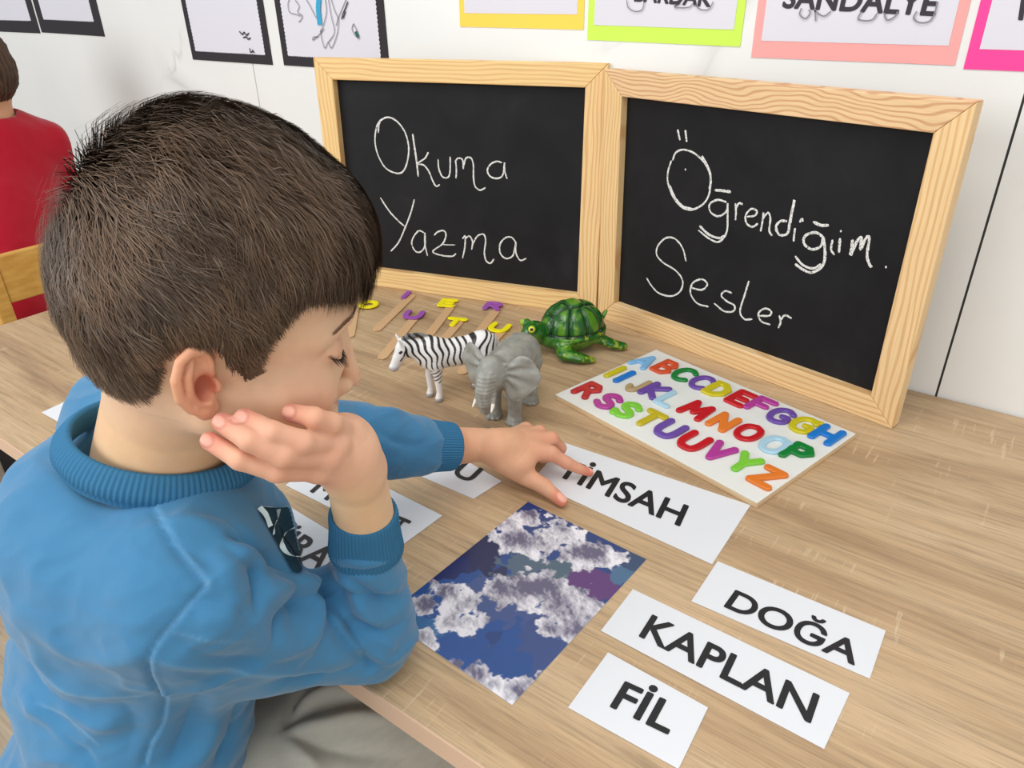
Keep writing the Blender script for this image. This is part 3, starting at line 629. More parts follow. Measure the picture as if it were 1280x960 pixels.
# zebra, local: x to the head, y to its left, z up
Z = SDF((-.07, -.03, -.002), (.115, .03, .115), .0008)
Z.ell((0, 0, .0655), (.046, .0185, .0200)); Z.ell((.034, 0, .068), (.021, .0165, .0225), k=.01); Z.ell((-.034, 0, .0695), (.0215, .0185, .0205), k=.01)
Z.line([(.036, 0, .072), (.056, 0, .079), (.071, 0, .083)], [.0175, .0135, .0105], k=.010, flat=(0, 1, 0), fs=.72)
Z.line([(.070, 0, .084), (.079, 0, .071), (.087, 0, .0585)], [.0105, .0083, .0055], k=.004, flat=(0, 1, 0), fs=.8)
Z.ell((.0865, 0, .0575), (.0058, .0052, .0048), k=.004)
Z.line([(.036, 0, .094), (.05, 0, .0985), (.064, 0, .0995), (.0735, 0, .096)], [.0018, .003, .0033, .002], k=.005, flat=(0, 1, 0), fs=.75)
for s in (1, -1):
    Z.cap((.074, s * .006, .090), (.0785, s * .0088, .0995), .0028, .0012, k=.002)
    fx = .030 if s > 0 else .038
    Z.line([(.033, s * .009, .056), (fx + .001, s * .009, .034), (fx, s * .009, .014), (fx + .0015, s * .009, .004)], [.0085, .0052, .0041, .0048], k=.007)
    Z.cap((fx + .0015, s * .009, .0055), (fx + .002, s * .009, .0028), .0046, .0058, k=.001)
    hx = -.037 if s > 0 else -.028
    Z.line([(-.036, s * .0095, .060), (hx + .004, s * .0095, .042), (hx - .006, s * .0095, .029), (hx - .001, s * .0095, .012), (hx + .001, s * .0095, .004)], [.012, .0075, .005, .0042, .0048], k=.007)
    Z.cap((hx + .001, s * .0095, .0055), (hx + .002, s * .0095, .0028), .0046, .0058, k=.001)
Z.line([(-.052, 0, .080), (-.058, 0, .068), (-.059, .001, .048)], [.003, .0024, .0028], k=.003)
Z.apply(lambda g: -g[..., 2], (-1, -1, -.01), (1, 1, .0), 0, 'clip')
V, F = Z.mesh(); V = relax(V, F, 1, .4)
x, y, z = V.T; C_ = np.tile(np.array(lin('e9e7e6')), (len(V), 1)); K_ = np.array(lin('121214'))
body = (z > .044) & (x < .071)
wv = .0016 * np.sin(z * 260 + x * 60)
ph = (x + wv + ss(.03, -.05, x) * (z - .066) * .55 * ss(-.01, -.04, x) * 1.2 - ss(.02, .06, x) * (z - .075) * .45)
stripe = np.abs(((ph / .0084) % 1) - .5) * 2
wd_ = .40 + .25 * (1 - ss(.048, .075, z))
blk = ss(wd_ + .08, wd_ - .08, 1 - stripe) * 0 + ss(.60, .72, stripe + .10 * (z - .07) / .02)
low = ss(.049, .055, z - .10 * np.abs(x) * 0); m_ = blk * low * (x < .0715) * ss(-.056, -.050, x)
m_ = np.maximum(m_, 0)
leg = (z < .05) & (z > .030) & (x > 0) & (np.abs(((z + .6 * (x - .035)) / .0062) % 1 - .5) < .16) & (np.abs(y) > .0095); m_ = np.where(leg, 1, m_)
mane = ss(.0935, .0965, z + .0 * x) * (x > .034) * (x < .074); 
C_ = C_ * (1 - m_[:, None]) + K_ * m_[:, None]
gm = (mane * (.55 + .45 * fbm(V * 900, 2)))[:, None]; C_ = C_ * (1 - gm) + np.array(lin('2e2a2c')) * gm
mz = ss(.0625, .057, z) * (x > .08); C_ = C_ * (1 - mz[:, None] * .6) + np.array(lin('8f8790')) * mz[:, None] * .6
for s in (1, -1):
    d, _ = seg_d(V, (.0765, s * .0078, .0815), (.0785, s * .0078, .0800)); e = ss(.0022, .0015, d)[:, None]; C_ = C_ * (1 - e) + K_ * e
    for a_, b_ in (((.0715, s * .009, .0815), (.0735, s * .008, .0745)), ((.0745, s * .0075, .0725), (.078, s * .0065, .0685))):
        d, _ = seg_d(V, a_, b_); e = ss(.0016, .0010, d)[:, None]; C_ = C_ * (1 - e) + K_ * e
hf = ss(.0062, .005, z)[:, None] * .75; C_ = C_ * (1 - hf) + np.array(lin('6a6358')) * hf
ZXY = np.array([-.589, .677]); ZH = (-.57, -.82)
o = mk('zebra_figurine', place(V, ZXY, ZH), F, colmat('zebra_plastic', .35, .5), None, smooth=True, col=C_)
tag(o, 'small plastic zebra with black stripes, head lowered, standing on the table', 'figurine')
# elephant, built in world axes around the front feet
EP = lambda px, py, d: P(px, py, d)
E_ = SDF((-.57, .58, .578), (-.42, .77, .705), .0009)
eh = np.array([.21, -.98, 0]); el = np.array([.98, .21, 0]); e0 = np.array([-.4985, .660, 0])
def ew(x, y, z): return e0 + eh * x + el * y + UP * (TZ + z)
Re = np.array([eh, el, UP])
E_.ell(ew(-.030, 0, .071), (.047, .0275, .0275), Re); E_.ell(ew(-.006, 0, .070), (.024, .024, .026), Re, k=.01); E_.ell(ew(-.060, 0, .069), (.022, .024, .026), Re, k=.01)
for x_, y_ in ((.0, -.0145), (.004, .0155), (-.058, -.014), (-.053, .0150)):
    E_.line([ew(x_ - .004, y_, .06), ew(x_, y_, .032), ew(x_, y_, .008)], [.0125, .0092, .0085], k=.008)
    E_.cap(ew(x_ + .001, y_, .0045), ew(x_ + .001, y_, .003), .0100, .0112, k=.002)
    for t_ in (-.9, -.3, .3, .9): E_.ell(ew(x_ + .001 + .0098 * math.cos(t_), y_ + .0098 * math.sin(t_), .0022), (.0026, .0026, .0026), k=.0006)
# head turned towards its right
hd = eh * math.cos(.14) - el * math.sin(.14); hl = el * math.cos(.14) + eh * math.sin(.14)
hc = ew(.028, -.002, .079)
def hw(x, y, z): return hc + hd * x + hl * y + UP * z
Rh = np.array([hd, hl, UP])
E_.cap(ew(.006, 0, .075), hc, .021, .016, k=.01)
E_.ell(hc, (.018, .0175, .0215), Rh, k=.008); E_.ell(hw(.004, 0, .013), (.013, .0135, .0125), Rh, k=.006)
E_.line([hw(.013, 0, .0), hw(.020, 0, -.014), hw(.022, 0, -.030), hw(.018, -.001, -.042), hw(.010, -.003, -.047)], [.0135, .0115, .0088, .0068, .0050], k=.007)
E_.cap(hw(.006, 0, -.016), hw(.013, 0, -.0275), .010, .0055, k=.004)
for s in (1, -1):
    E_.cap(hw(.013, s * .0085, -.016), hw(.019, s * .012, -.027), .0045, .0032, k=.003)
    # ear: a fan from the head outwards
    er = hw(-.004, s * .014, .004); eo = hl * s * .95 - hd * .30; eo /= np.linalg.norm(eo); en = np.cross(eo, UP); en /= np.linalg.norm(en)
    cE = er + eo * .0215 - UP * .002
    E_.ell(cE, (.0240, .0265, .0021), np.array([eo, UP, en]), k=.003); E_.ell(er + eo * .014 - UP * .023, (.0135, .017, .002), np.array([eo, UP, en]), k=.004)
    E_.cap(er + UP * .010, er + eo * .034 + UP * .012, .0022, .0014, k=.002)
E_.apply(lambda g: TZ + .0003 - g[..., 2], (-1, 0, .57), (0, 1, TZ), 0, 'clip')
V, F = E_.mesh(); V = relax(V, F, 2, .4); N = vnormals(V, F)
rib = np.zeros(len(V)); q = V - hc; yl = q @ hl; zl = q[:, 2]; xl = q @ hd
for s in (1, -1):
    m_ = (s * yl > .017) & (xl < .006)
    an = np.arctan2(zl - .004, s * yl - .012); rr = np.hypot(zl - .004, s * yl - .012)
    rib += np.where(m_, np.cos(an * 9 + .8 * fbm(V * 120, 2)) * .0011 * ss(.004, .016, rr), 0)
m_ = (xl > .008) & (np.abs(yl) < .014) & (zl < .012); rib += np.where(m_, np.sin(yl * 900) * .00035 + np.sin(zl * 1300) * .0002, 0)
V = V + N * (rib + (fbm(V * 260, 3) - .5) * .0005)[:, None]
w_ = fbm(V * 150, 3)[:, None]; C_ = np.array(lin('7f8078')) * (1 - w_) + np.array(lin('a3a39c')) * w_; C_ = C_ * (1 - ss(.012, .0, V[:, 2] - TZ)[:, None] * .15)
er_ = fbm(V * 90 + 5, 3)[:, None]
ele = mk('elephant_figurine', V, F, colmat('elephant_plastic', .38, .5), None, smooth=True, col=C_)
tag(ele, 'small grey plastic elephant with spread ears and white tusks, right of the zebra', 'figurine')
for s in (1, -1):
    S_ = SDF(hw(.02, s * .0125, -.034) - .016, hw(.02, s * .0125, -.034) + .016, .0006)
    S_.line([hw(.017, s * .0112, -.0235), hw(.0215, s * .0128, -.032), hw(.026, s * .0135, -.037)], [.0027, .0024, .0012]); v_, f_ = S_.mesh()
    mk('tusk', v_, f_, mat('ivory_plastic', 'e9e4da', .35), ele, smooth=True)['label'] = 'white tusk'
    S_ = SDF(hw(.014, s * .0115, .004) - .006, hw(.014, s * .0115, .004) + .006, .0005); S_.ell(hw(.0130, s * .0125, .003), .0019); v_, f_ = S_.mesh()
    mk('eye', v_, f_, M_ink, ele, smooth=True)
# turtle, local: x to the head
U_ = SDF((-.085, -.085, -.001), (.095, .085, .085), .0011)
U_.ell((0, 0, .030), (.050, .043, .018)); U_.ell((.02, 0, .024), (.036, .034, .017), k=.006)
U_.ell((0, 0, .036), (.0485, .0415, .040), k=.002)
U_.apply(lambda g: np.maximum(np.abs(g[..., 2] - .030 - .0006 * 0) - .003, np.sqrt((g[..., 0] / .0535) ** 2 + (g[..., 1] / .0465) ** 2) * .05 - .05), (-.06, -.06, .025), (.06, .06, .035), k=.004)
U_.line([(.035, 0, .026), (.052, .001, .030), (.064, .002, .036)], [.019, .0135, .013], k=.008)
U_.ell((.066, .002, .0400), (.0190, .0172, .0160), k=.006); U_.ell((.078, .002, .033), (.0130, .0122, .0098), k=.005)
for s in (1, -1):
    U_.ell((.073, .002 + s * .0108, .0500), .0070, k=.002)
    U_.line([(.030, s * .026, .022), (.036, s * .044, .014), (.018, s * .058, .0095), (.002, s * .064, .006)], [.012, .0120, .0100, .0065], k=.006, flat=(0, 0, 1), fs=.72)
    U_.ell((.034, s * .044, .0095), (.0095, .009, .0085), k=.003)
    U_.line([(-.030, s * .026, .020), (-.050, s * .040, .010), (-.062, s * .046, .0075)], [.011, .010, .0085], k=.006, flat=(0, 0, 1), fs=.7)
U_.cap((-.046, 0, .030), (-.060, -.001, .048), .006, .0025, k=.004)
U_.apply(lambda g: -g[..., 2] + .0004, (-1, -1, -.01), (1, 1, 0), 0, 'clip')
V, F = U_.mesh(); N = vnormals(V, F); x, y, z = V.T
shell = (z > .034) & (np.hypot(x / .05, y / .043) < 1.04) & (x < .052)
# scutes: a middle row of three and a ring around
cts = [(.0, .0), (.027, .0), (-.027, .0)] + [(.036 * math.cos(a), .036 * math.sin(a) * .92) for a in np.radians([35, 78, 112, 150, 210, 248, 282, 325])]
cts += [(.049, 0), (-.049, 0)]
d = np.sort(np.stack([np.hypot(x - a, (y - b) * 1.0) for a, b in cts], 1), axis=1); g_ = d[:, 1] - d[:, 0]
groove = np.where(shell, ss(.0038, .0006, g_), 0); rimg = ss(.0026, .0008, np.abs(z - .0355)) * (np.hypot(x / .05, y / .043) > .86) * (x < .052)
V = V - N * (groove * .0022 + rimg * .0012)[:, None] + N * (np.where(shell, ss(0, .014, g_) * .0016, 0) + (fbm(V * 300, 3) - .5) * .0006)[:, None]
w_ = fbm(V * 55 + 2, 3)
G1, G2, G3, G4 = (np.array(lin(c)) for c in ('0b3410', '1b5f1b', '5b9422', 'a9b42c'))
C_ = G2 + (G3 - G2) * ss(.50, .72, w_)[:, None]
C_ = np.where(shell[:, None], G2 * .75 + (G3 * .85 - G2 * .75) * (ss(.004, .013, g_) * ss(.45, .62, w_))[:, None], C_)
dk = np.maximum(groove, rimg)[:, None]; C_ = C_ * (1 - dk) + G1 * dk
face = (ss(.055, .075, x) * ss(.048, .032, z))[:, None] * .7; C_ = C_ * (1 - face) + np.array(lin('6f9a1e')) * face
fl_ = ((np.abs(y) > .036) * ss(.60, .72, fbm(V * 120, 3)) * .7)[:, None]; C_ = C_ * (1 - fl_) + G4 * fl_
tipm = .6 * ((np.abs(y) > .036) * ss(.012, -.002, x) * ss(.02, .005, z) * (x > -.02))[:, None]; C_ = C_ * (1 - tipm) + G4 * tipm
tl_ = ss(-.052, -.056, x)[:, None] * (np.abs(y) < .012)[:, None]; C_ = C_ * (1 - tl_) + G3 * tl_
TXY = np.array([-.541, .893]); TH = (-.50, -.87)
tur = mk('turtle_figurine', place(V, TXY, TH), F, colmat('turtle_glaze', .22, .6), None, smooth=True, col=C_)
tag(tur, 'glossy green turtle figurine with yellow eyes in front of the two chalkboards', 'figurine')
for s in (1, -1):
    c_ = np.array([.0765, .002 + s * .0140, .0508]); S_ = SDF(c_ - .008, c_ + .008, .0006); S_.ell(c_, .0057); v_, f_ = S_.mesh()
    o = mk('eye', place(v_, TXY, TH), f_, colmat('turtle_eye', .15, .6), tur, smooth=True, col=None)
    dd = v_ - c_; dn = dd / np.linalg.norm(dd, axis=1, keepdims=True); dr = np.array([.45, s * .82, .35]); dr /= np.linalg.norm(dr); cs = dn @ dr
    cc = np.where((cs > .90)[:, None], np.array(lin('0a0a08')), np.where((cs > .62)[:, None], np.array(lin('e6e04a')), np.array(lin('8fae22'))))
    a = o.data.color_attributes.new('Col', 'FLOAT_COLOR', 'POINT'); q4 = np.ones((len(v_), 4), np.float32); q4[:, :3] = cc; a.data.foreach_set('color', q4.ravel())
    o['label'] = 'yellow eye with black pupil'
# ================================================================ the boy
from mathutils.bvhtree import BVHTree
CX, CD, CF = RW[:, 0], RW[:, 1], RW[:, 2]
def nrm(v): v = np.asarray(v, float); return v / np.linalg.norm(v)
M_skin = colmat('skin', .52, .35); b = M_skin.node_tree.nodes['Principled BSDF']
b.inputs['Subsurface Weight'].default_value = .25; b.inputs['Subsurface Radius'].default_value = (.012, .005, .003); b.inputs['Subsurface Scale'].default_value = .6
t = NT(M_skin); t.bump(t.noise(t.coord('Object'), 420, 2), .10, .0004)
HS = 0.935; KX = 0.92                                   # head scale
HF = nrm(.905 * CX + .045 * CD + .42 * CF); HU = nrm(np.array([0, 0, 1]) - HF * HF[2] * 1.0); HL = np.cross(HU, HF)
_roll = -0.03; HU, HL = HU * math.cos(_roll) + HL * math.sin(_roll), HL * math.cos(_roll) - HU * math.sin(_roll)
HC = P(279, 334, .440)
def hp(x, y, z): return HC + HS * (HF * x * KX + HL * y + HU * z)
def to_local(V): q = (V - HC) / HS; return np.stack([q @ HF / KX, q @ HL, q @ HU], -1)
H = SDF((-.115, -.098, -.215), (.125, .098, .095), .00115)
H.ell((0, 0, 0), (.086, .070, .082)); H.ell((-.030, 0, -.012), (.062, .064, .064), k=.02)
H.ell((.040, 0, .008), (.047, .054, .052), k=.015); H.ell((.036, 0, -.045), (.050, .052, .060), k=.02)
for s in (1, -1):
    H.line([(.000, s * .044, -.078), (.040, s * .032, -.098), (.072, 0, -.104)], [.018, .0175, .014], k=.02)
    H.ell((.057, s * .030, -.068), .0255, k=.014); H.ell((.035, s * .041, -.070), .0225, k=.016)
    H.line([(.0845, 0, -.017), (.077, s * .028, -.0145), (.060, s * .045, -.023)], [.0085, .009, .008], k=.010)
    H.ell((.0870, s * .0315, -.0345), (.012, .0135, .0080), k=.011, op='sub')
    H.ell((.0790, s * .0155, -.0530), (.0085, .0085, .0130), k=.012)
    H.ell((.0695, s * .0335, -.0350), (.0122, .0128, .0112), k=.003)
H.ell((.0775, 0, -.1025), (.0135, .016, .0125), k=.012)
H.line([(.084, 0, -.034), (.0930, 0, -.056), (.1000, 0, -.0730)], [.0062, .0066, .0076], k=.007)
for s in (1, -1): H.ell((.0920, s * .0085, -.0765), (.0078, .0058, .0056), k=.003)
H.ell((.078, 0, -.0830), (.0125, .022, .012), k=.010)
H.line([(.080, -.018, -.0855), (.0885, -.006, -.0855), (.0885, .006, -.0855), (.080, .018, -.0855)], [.0018, .0036, .0036, .0018], k=.003)
H.line([(.080, -.016, -.0885), (.0870, -.005, -.0930), (.0870, .005, -.0930), (.080, .016, -.0885)], [.0018, .0042, .0042, .0018], k=.003)
H.line([(.084, -.019, -.0865), (.0915, -.005, -.0893), (.0915, .005, -.0893), (.084, .019, -.0865)], [.0010] * 4, k=.0015, op='sub')
# neck, along its own axis down into the sweater
N0 = P(204, 552, .505); n0l = to_local(N0[None])[0]
H.line([(-.022, 0, -.055), (-.022 * .4 + n0l[0] * .6, n0l[1] * .5, n0l[2] * .6 - .02), tuple(n0l + np.array([0, 0, -.02]))], [.050, .0465, .052], k=.022)
# ears
for s in (1, -1):
    er = np.array([-.006, s * .0655, -.0445]); a_ = nrm([-.22, s * .10, .97]); b_ = nrm([-.93, s * .52, -.22]); b_ = nrm(b_ - a_ * (a_ @ b_)); w_ = np.cross(a_, b_); w_ = w_ if w_[1] * s > 0 else -w_
    k_ = .96
    E = lambda u, v, w=0.0: tuple(er + k_ * (b_ * u + a_ * v) + w_ * w)
    Re_ = np.array([b_, a_, w_])
    H.ell(E(.013, .001, .001), (.0130, .0215, .0028), Re_, k=.004)
    H.ell(E(.006, -.004, -.003), (.010, .016, .005), Re_, k=.006)
    H.line([E(.001, .004, .003), E(.0005, .012, .003), E(.004, .0205, .003), E(.012, .0245, .0035), E(.0205, .021, .004), E(.0255, .011, .0045), E(.0255, -.002, .0045), E(.020, -.013, .004), E(.012, -.020, .003)], [.0022, .0028, .0031, .0032, .0032, .0033, .0031, .0028, .0026], k=.0015)
    H.line([E(.0125, .017, .003), E(.0175, .009, .004), E(.0180, -.002, .004), E(.0135, -.011, .004), E(.007, -.0140, .004)], [.0022, .0027, .0030, .0029, .0030], k=.0016)
    H.ell(E(.0075, -.0205, .002), (.0075, .0068, .0042), Re_, k=.003)
    H.ell(E(.0000, -.005, .0045), (.0034, .0050, .0034), Re_, k=.002)
    H.ell(E(.0080, -.003, .0050), (.0062, .0085, .0072), Re_, k=.0015, op='sub')
    H.ell(E(.0075, .0135, .0052), (.0046, .0060, .0032), Re_, k=.0012, op='sub')
    H.ell(E(.0035, -.0105, .006), (.0022, .0028, .004), Re_, k=.001, op='sub')
V, F = H.mesh(); V = relax(V, F, 2, .4); L = V.copy()
x, y, z = L.T
sk = lambda h: np.array(lin(h))
C_ = np.tile(sk('e6bf9e'), (len(V), 1))
def tint(C_, c, w): return C_ * (1 - w[:, None]) + sk(c) * w[:, None]
C_ = tint(C_, 'e5bd92', ss(-.085, -.125, z) * .8)
for s in (1, -1):
    C_ = tint(C_, 'dd9580', ss(.034, .006, np.linalg.norm(L - [.058, s * .046, -.066], axis=1)) * .3)
    ear = ss(.036, .022, np.linalg.norm(L - [-.018, s * .075, -.046], axis=1)) * (np.abs(y) > .066); C_ = tint(C_, 'dd9a78', ear * .75)
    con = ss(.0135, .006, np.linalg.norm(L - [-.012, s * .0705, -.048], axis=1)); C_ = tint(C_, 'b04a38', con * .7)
    # closed eye: lid shade and lash line along the bottom of the lid
    lash = np.array([(.0815, s * .0230, -.0385), (.0825, s * .0285, -.0410), (.0815, s * .0345, -.0420), (.0775, s * .0410, -.0405), (.0710, s * .0465, -.0370)])
    dm = np.full(len(V), 9.)
    for a, b2 in zip(lash[:-1], lash[1:]): dm = np.minimum(dm, seg_d(L, a, b2)[0])
    C_ = tint(C_, '6a4636', ss(.0022, .0008, dm) * .7)
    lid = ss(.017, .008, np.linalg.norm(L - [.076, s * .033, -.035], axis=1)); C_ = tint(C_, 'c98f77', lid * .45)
C_ = tint(C_, 'd08a78', ss(.012, .006, np.linalg.norm((L - [.090, 0, -.087]) * [1, .7, 1.3], axis=1)) * .8)
C_ = tint(C_, 'dba084', ss(.013, .004, np.linalg.norm(L - [.100, 0, -.073], axis=1)) * .5)
bvh_head = BVHTree.FromPolygons([Vector(v) for v in L], [tuple(map(int, f)) for f in F]); headV = HC + HS * (L[:, :1] * HF * KX + L[:, 1:2] * HL + L[:, 2:3] * HU); parts_body = [(headV, F, C_)]
# ---------------------------------------------------------------- right hand and forearm (propping the chin)
def Pz(px, py, z): return T(px, py, z)
CUFR0, CUFR1 = P(459, 700, .553), P(452, 640, .523)
WR = P(444, 598, .487)
pts = [P(*q) for q in [(460, 690, .549), (456, 650, .528), (447, 605, .492), (432, 567, .462)]]
lo = np.min([P(262, 551, .40), P(470, 730, .57), P(262, 510, .40), P(480, 500, .45)], 0) - .035; hi = np.max([P(262, 551, .40), P(470, 730, .57), P(262, 510, .40), P(480, 500, .45)], 0) + .035
G = SDF(lo, hi, .00095)
hn = -CF                                                     # back of the hand faces the camera
G.line(pts, [.0205, .0215, .0198, .0185], flat=nrm(CF), fs=.86)
FR = dict(index=[(262, 551, .4075), (300, 574, .4050), (346, 588, .4140), (398, 586, .4390)], middle=[(278, 528, .4035), (312, 550, .3985), (354, 569, .4070), (408, 571, .4350)],
          ring=[(305, 522, .4065), (340, 540, .4020), (377, 553, .4110), (420, 555, .4400)], pinky=[(364, 516, .4210), (392, 522, .4170), (414, 529, .4280), (438, 540, .4530)])
RAD = dict(index=[.0052, .0060, .0067, .0075], middle=[.0055, .0064, .0070, .0078], ring=[.0054, .0062, .0069, .0076], pinky=[.0054, .0060, .0062, .0072])
palm = SDF(lo, hi, .00095)
for nme in FR:
    a = P(*FR[nme][3]); palm.cap(a, P(442, 585, .475), RAD[nme][3] * 1.05, .015, k=.010)
palm.ell(P(428, 560, .462), (.020, .022, .0125), np.array([CX, CD, CF]), k=.010)
G.D = (lambda A, B, k: np.minimum(A, B) - np.maximum(k - np.abs(A - B), 0) ** 2 / k * .25)(G.D, palm.D, .009)
for nme in FR:
    p4 = [P(*q) for q in FR[nme]]
    G.line(p4, RAD[nme], k=.0022)
    for j, r_ in ((2, .0070 if nme != 'pinky' else .0063), (1, .0061)): G.ell(p4[j], (r_,) * 3, k=.002)
    G.ell(p4[3] + hn * .002, .0080, k=.004)
G.line([P(432, 580, .478), P(420, 592, .492), P(400, 590, .500)], [.011, .0085, .0068], k=.006)           # thumb, under the chin
G.line([P(405, 603, .478), P(425, 600, .470), P(440, 594, .468)], [.0007, .0011, .0006], k=.002, op='sub')   # wrist crease
V, F = G.mesh(); V = relax(V, F, 2, .4)
C_ = np.tile(sk('e2b597'), (len(V), 1)); C_ = tint(C_, 'dc9f86', ss(.09, .03, np.linalg.norm(V - P(330, 550, .41), axis=1)) * .5)
arm = ss(.02, .05, np.linalg.norm(V - P(390, 560, .43), axis=1)) * ss(0, .03, (V - P(400, 575, .45)) @ CD); C_ = tint(C_, 'e8c39b', arm)
for nme in FR:
    p4 = [P(*q) for q in FR[nme]]; d_ = nrm(p4[0] - p4[1])
    C_ = tint(C_, 'd98876', ss(.016, .003, np.linalg.norm(V - p4[0], axis=1)) * .75)
    nc = p4[0] + hn * .0052 + d_ * .0005 - CD * .0006; q = V - nc; u_ = q @ d_; w_ = q @ nrm(np.cross(d_, hn))
    nail = ss(1.25, .9, np.hypot(u_ / .0048, w_ / .0036)) * (q @ hn > -.0035); C_ = tint(C_, 'f2bfae', nail * .5)
    rim = ss(.28, .1, np.abs(np.hypot(u_ / .0048, w_ / .0036) - 1.05)) * (q @ hn > -.0035) * (u_ < .003); C_ = tint(C_, 'b0604f', rim * .4)
    V = V - hn * (rim * .0005)[:, None]
parts_body.append((V, F, C_))
# ---------------------------------------------------------------- left hand and forearm (pointing)
lo = np.array([-.50, .44, TZ - .002]); hi = np.array([-.325, .66, .69]); G = SDF(lo, hi, .00095)
G.line([P(530, 560, .775), Pz(575, 557, .633), Pz(600, 556, .632), Pz(628, 560, .630)], [.0215, .0215, .0198, .0200], flat=(0, 0, 1), fs=.92)
lf = dict(index=[Pz(689, 567, .618), Pz(708, 578.5, .606), Pz(724, 586, .5965), Pz(737, 590.5, .5888)], middle=[Pz(689, 549, .622), Pz(700, 560, .606), Pz(691, 571, .594), Pz(678, 573, .592)],
          ring=[Pz(674, 541, .622), Pz(684, 552, .604), Pz(676, 566, .592), Pz(664, 570, .591)], pinky=[Pz(657, 537, .619), Pz(666, 548, .602), Pz(661, 560, .591), Pz(650, 564, .590)])
for nme, p4 in lf.items():
    G.cap(Pz(622, 560, .630), p4[0], .0155, .0085, k=.010)
for nme, p4 in lf.items():
    r4 = [.0082, .0070, .0062, .0048] if nme == 'index' else [.0082, .0072, .0064, .0058]
    G.line(p4, r4, k=.0035); G.ell(p4[1], r4[1] + .0003, k=.002)
th = [Pz(632, 578, .618), Pz(655, 594, .604), Pz(680, 608, .596), Pz(702, 626, .5885)]
G.line(th, [.0140, .0108, .0084, .0064], k=.007); G.ell(th[2], .0086, k=.003)
G.ell(Pz(648, 575, .618), (.020, .018, .013), k=.008)
G.apply(lambda g: TZ + .0008 - g[..., 2], (-1, 0, .5), (0, 1, TZ), 0, 'clip')
V, F = G.mesh(); V = relax(V, F, 2, .4)
C_ = np.tile(sk('d8a482'), (len(V), 1)); C_ = tint(C_, 'd99a80', ss(.07, .02, np.linalg.norm(V - Pz(695, 575, .6), axis=1)) * .7)
for p_, d_, rr in ((lf['index'][3], nrm(lf['index'][3] - lf['index'][2]), .0042), (th[3], nrm(th[3] - th[2]), .0055)):
    C_ = tint(C_, 'd86f5c', ss(.02, .004, np.linalg.norm(V - p_, axis=1)) * .7)
    q = V - (p_ + UP * rr * .9 + d_ * .001); sd_ = nrm(np.cross(d_, UP)); nail = ss(1.3, .9, np.hypot((q @ d_) / (rr * 1.1), (q @ sd_) / (rr * .8))) * (q[:, 2] > -.003); C_ = tint(C_, 'f0b3a0', nail * .85)
parts_body.append((V, F, C_))
# ---------------------------------------------------------------- rest of the body, inside the clothes
SH_R, EL_R = P(240, 735, .478), P(460, 787, .598)
SH_L, EL_L, WR_L = np.array([-.552, .232, .772]), P(398, 549, .700), P(572, 558, .797)
TS = nrm([.967, -.254, 0]); TF = nrm([.254, .967, 0]); TR = np.array([TS, TF, UP])
c1, c2_, c3_ = np.array([-.474, .186, .700]), np.array([-.502, .150, .585]), np.array([-.520, .115, .470])
B = SDF((-.66, -.02, .02), (-.28, .60, .84), .0042)
B.ell(c1, (.100, .066, .085), TR); B.ell(c2_, (.095, .068, .09), TR, k=.04); B.ell(c3_, (.098, .075, .075), TR, k=.04)
B.line([SH_R + .0, N0 - UP * .035, SH_L], [.034, .045, .034], k=.03); B.line([SH_R, P(335, 795, .548), EL_R + UP * -.002, P(461, 745, .580), P(457, 670, .537)], [.030, .024, .022, .020, .0205], k=.02); B.line([SH_L, EL_L, P(540, 559, .78)], [.032, .028, .0208], k=.02)
KN_R, KN_L = np.array([-.372, .405, .435]), np.array([-.50, .42, .44])
for hip, kn, ft in ((np.array([-.455, .115, .43]), KN_R, np.array([-.37, .42, .06])), (np.array([-.575, .125, .43]), KN_L, np.array([-.51, .44, .06]))):
    B.line([hip, kn, ft], [.058, .042, .028], k=.02)
V, F = B.mesh(); parts_body.append((V, F, np.tile(sk('e0b48f'), (len(V), 1))))
k = 0; Vs, Fs, Cs = [], [], []
for v, f, c in parts_body:
    c = c * (.94 + .12 * fbm(v * 130, 3))[:, None] * (1 + np.outer(fbm(v * 70 + 4, 2) - .5, [.0, -.10, -.12])); Vs.append(v); Fs.append(f + k); Cs.append(c); k += len(v)
boy = thing('person', 'young boy in a blue sweatshirt, chin propped on one hand, pointing at a card', 'person', (c3_[0], c3_[1], 0), None)
mk('body', np.concatenate(Vs), np.concatenate(Fs), M_skin, boy, smooth=True, col=np.concatenate(Cs))
# lashes and brows as fine hairs
def hairs(name, roots, tips, w, mt, parent, bend=None):
    V, F = [], []
    for i, (a, c) in enumerate(zip(roots, tips)):
        a, c = np.array(a), np.array(c); m_ = (a + c) / 2 + (bend if bend is not None else 0); sd = nrm(np.cross(c - a, CF)) * w; k = len(V)
        V += [a - sd, a + sd, m_ - sd * .8, m_ + sd * .8, c - sd * .15, c + sd * .15, a + CF * w * 2, m_ + CF * w * 1.6]
        F += [(k, k + 1, k + 3, k + 2), (k + 2, k + 3, k + 5, k + 4), (k + 1, k + 6, k + 7, k + 3), (k + 6, k, k + 2, k + 7), (k + 7, k + 2, k + 4), (k + 3, k + 7, k + 5), (k + 7, k + 4, k + 5)]
    return mk(name, V, F, mt, parent)
M_lash = mat('dark_brown_hair', '2c1d17', .6, .3)
R0, T0 = [], []
for s in (1, -1):
    ls = catmull(np.array([(.0818, s * .0230, -.0385), (.0828, s * .0285, -.0410), (.0818, s * .0345, -.0420), (.0780, s * .0410, -.0405), (.0713, s * .0465, -.0370)]), 8)
    for i, p in enumerate(ls): q = p + np.array([.0050, s * (.0005 + .003 * i / len(ls)), -.0045]) * (.8 + .4 * RNG.random()) + RNG.normal(0, .0003, 3); R0.append(hp(*p)); T0.append(hp(*q))
hairs('eyelashes', R0, T0, .00018, M_lash, boy)['kind'] = 'stuff'
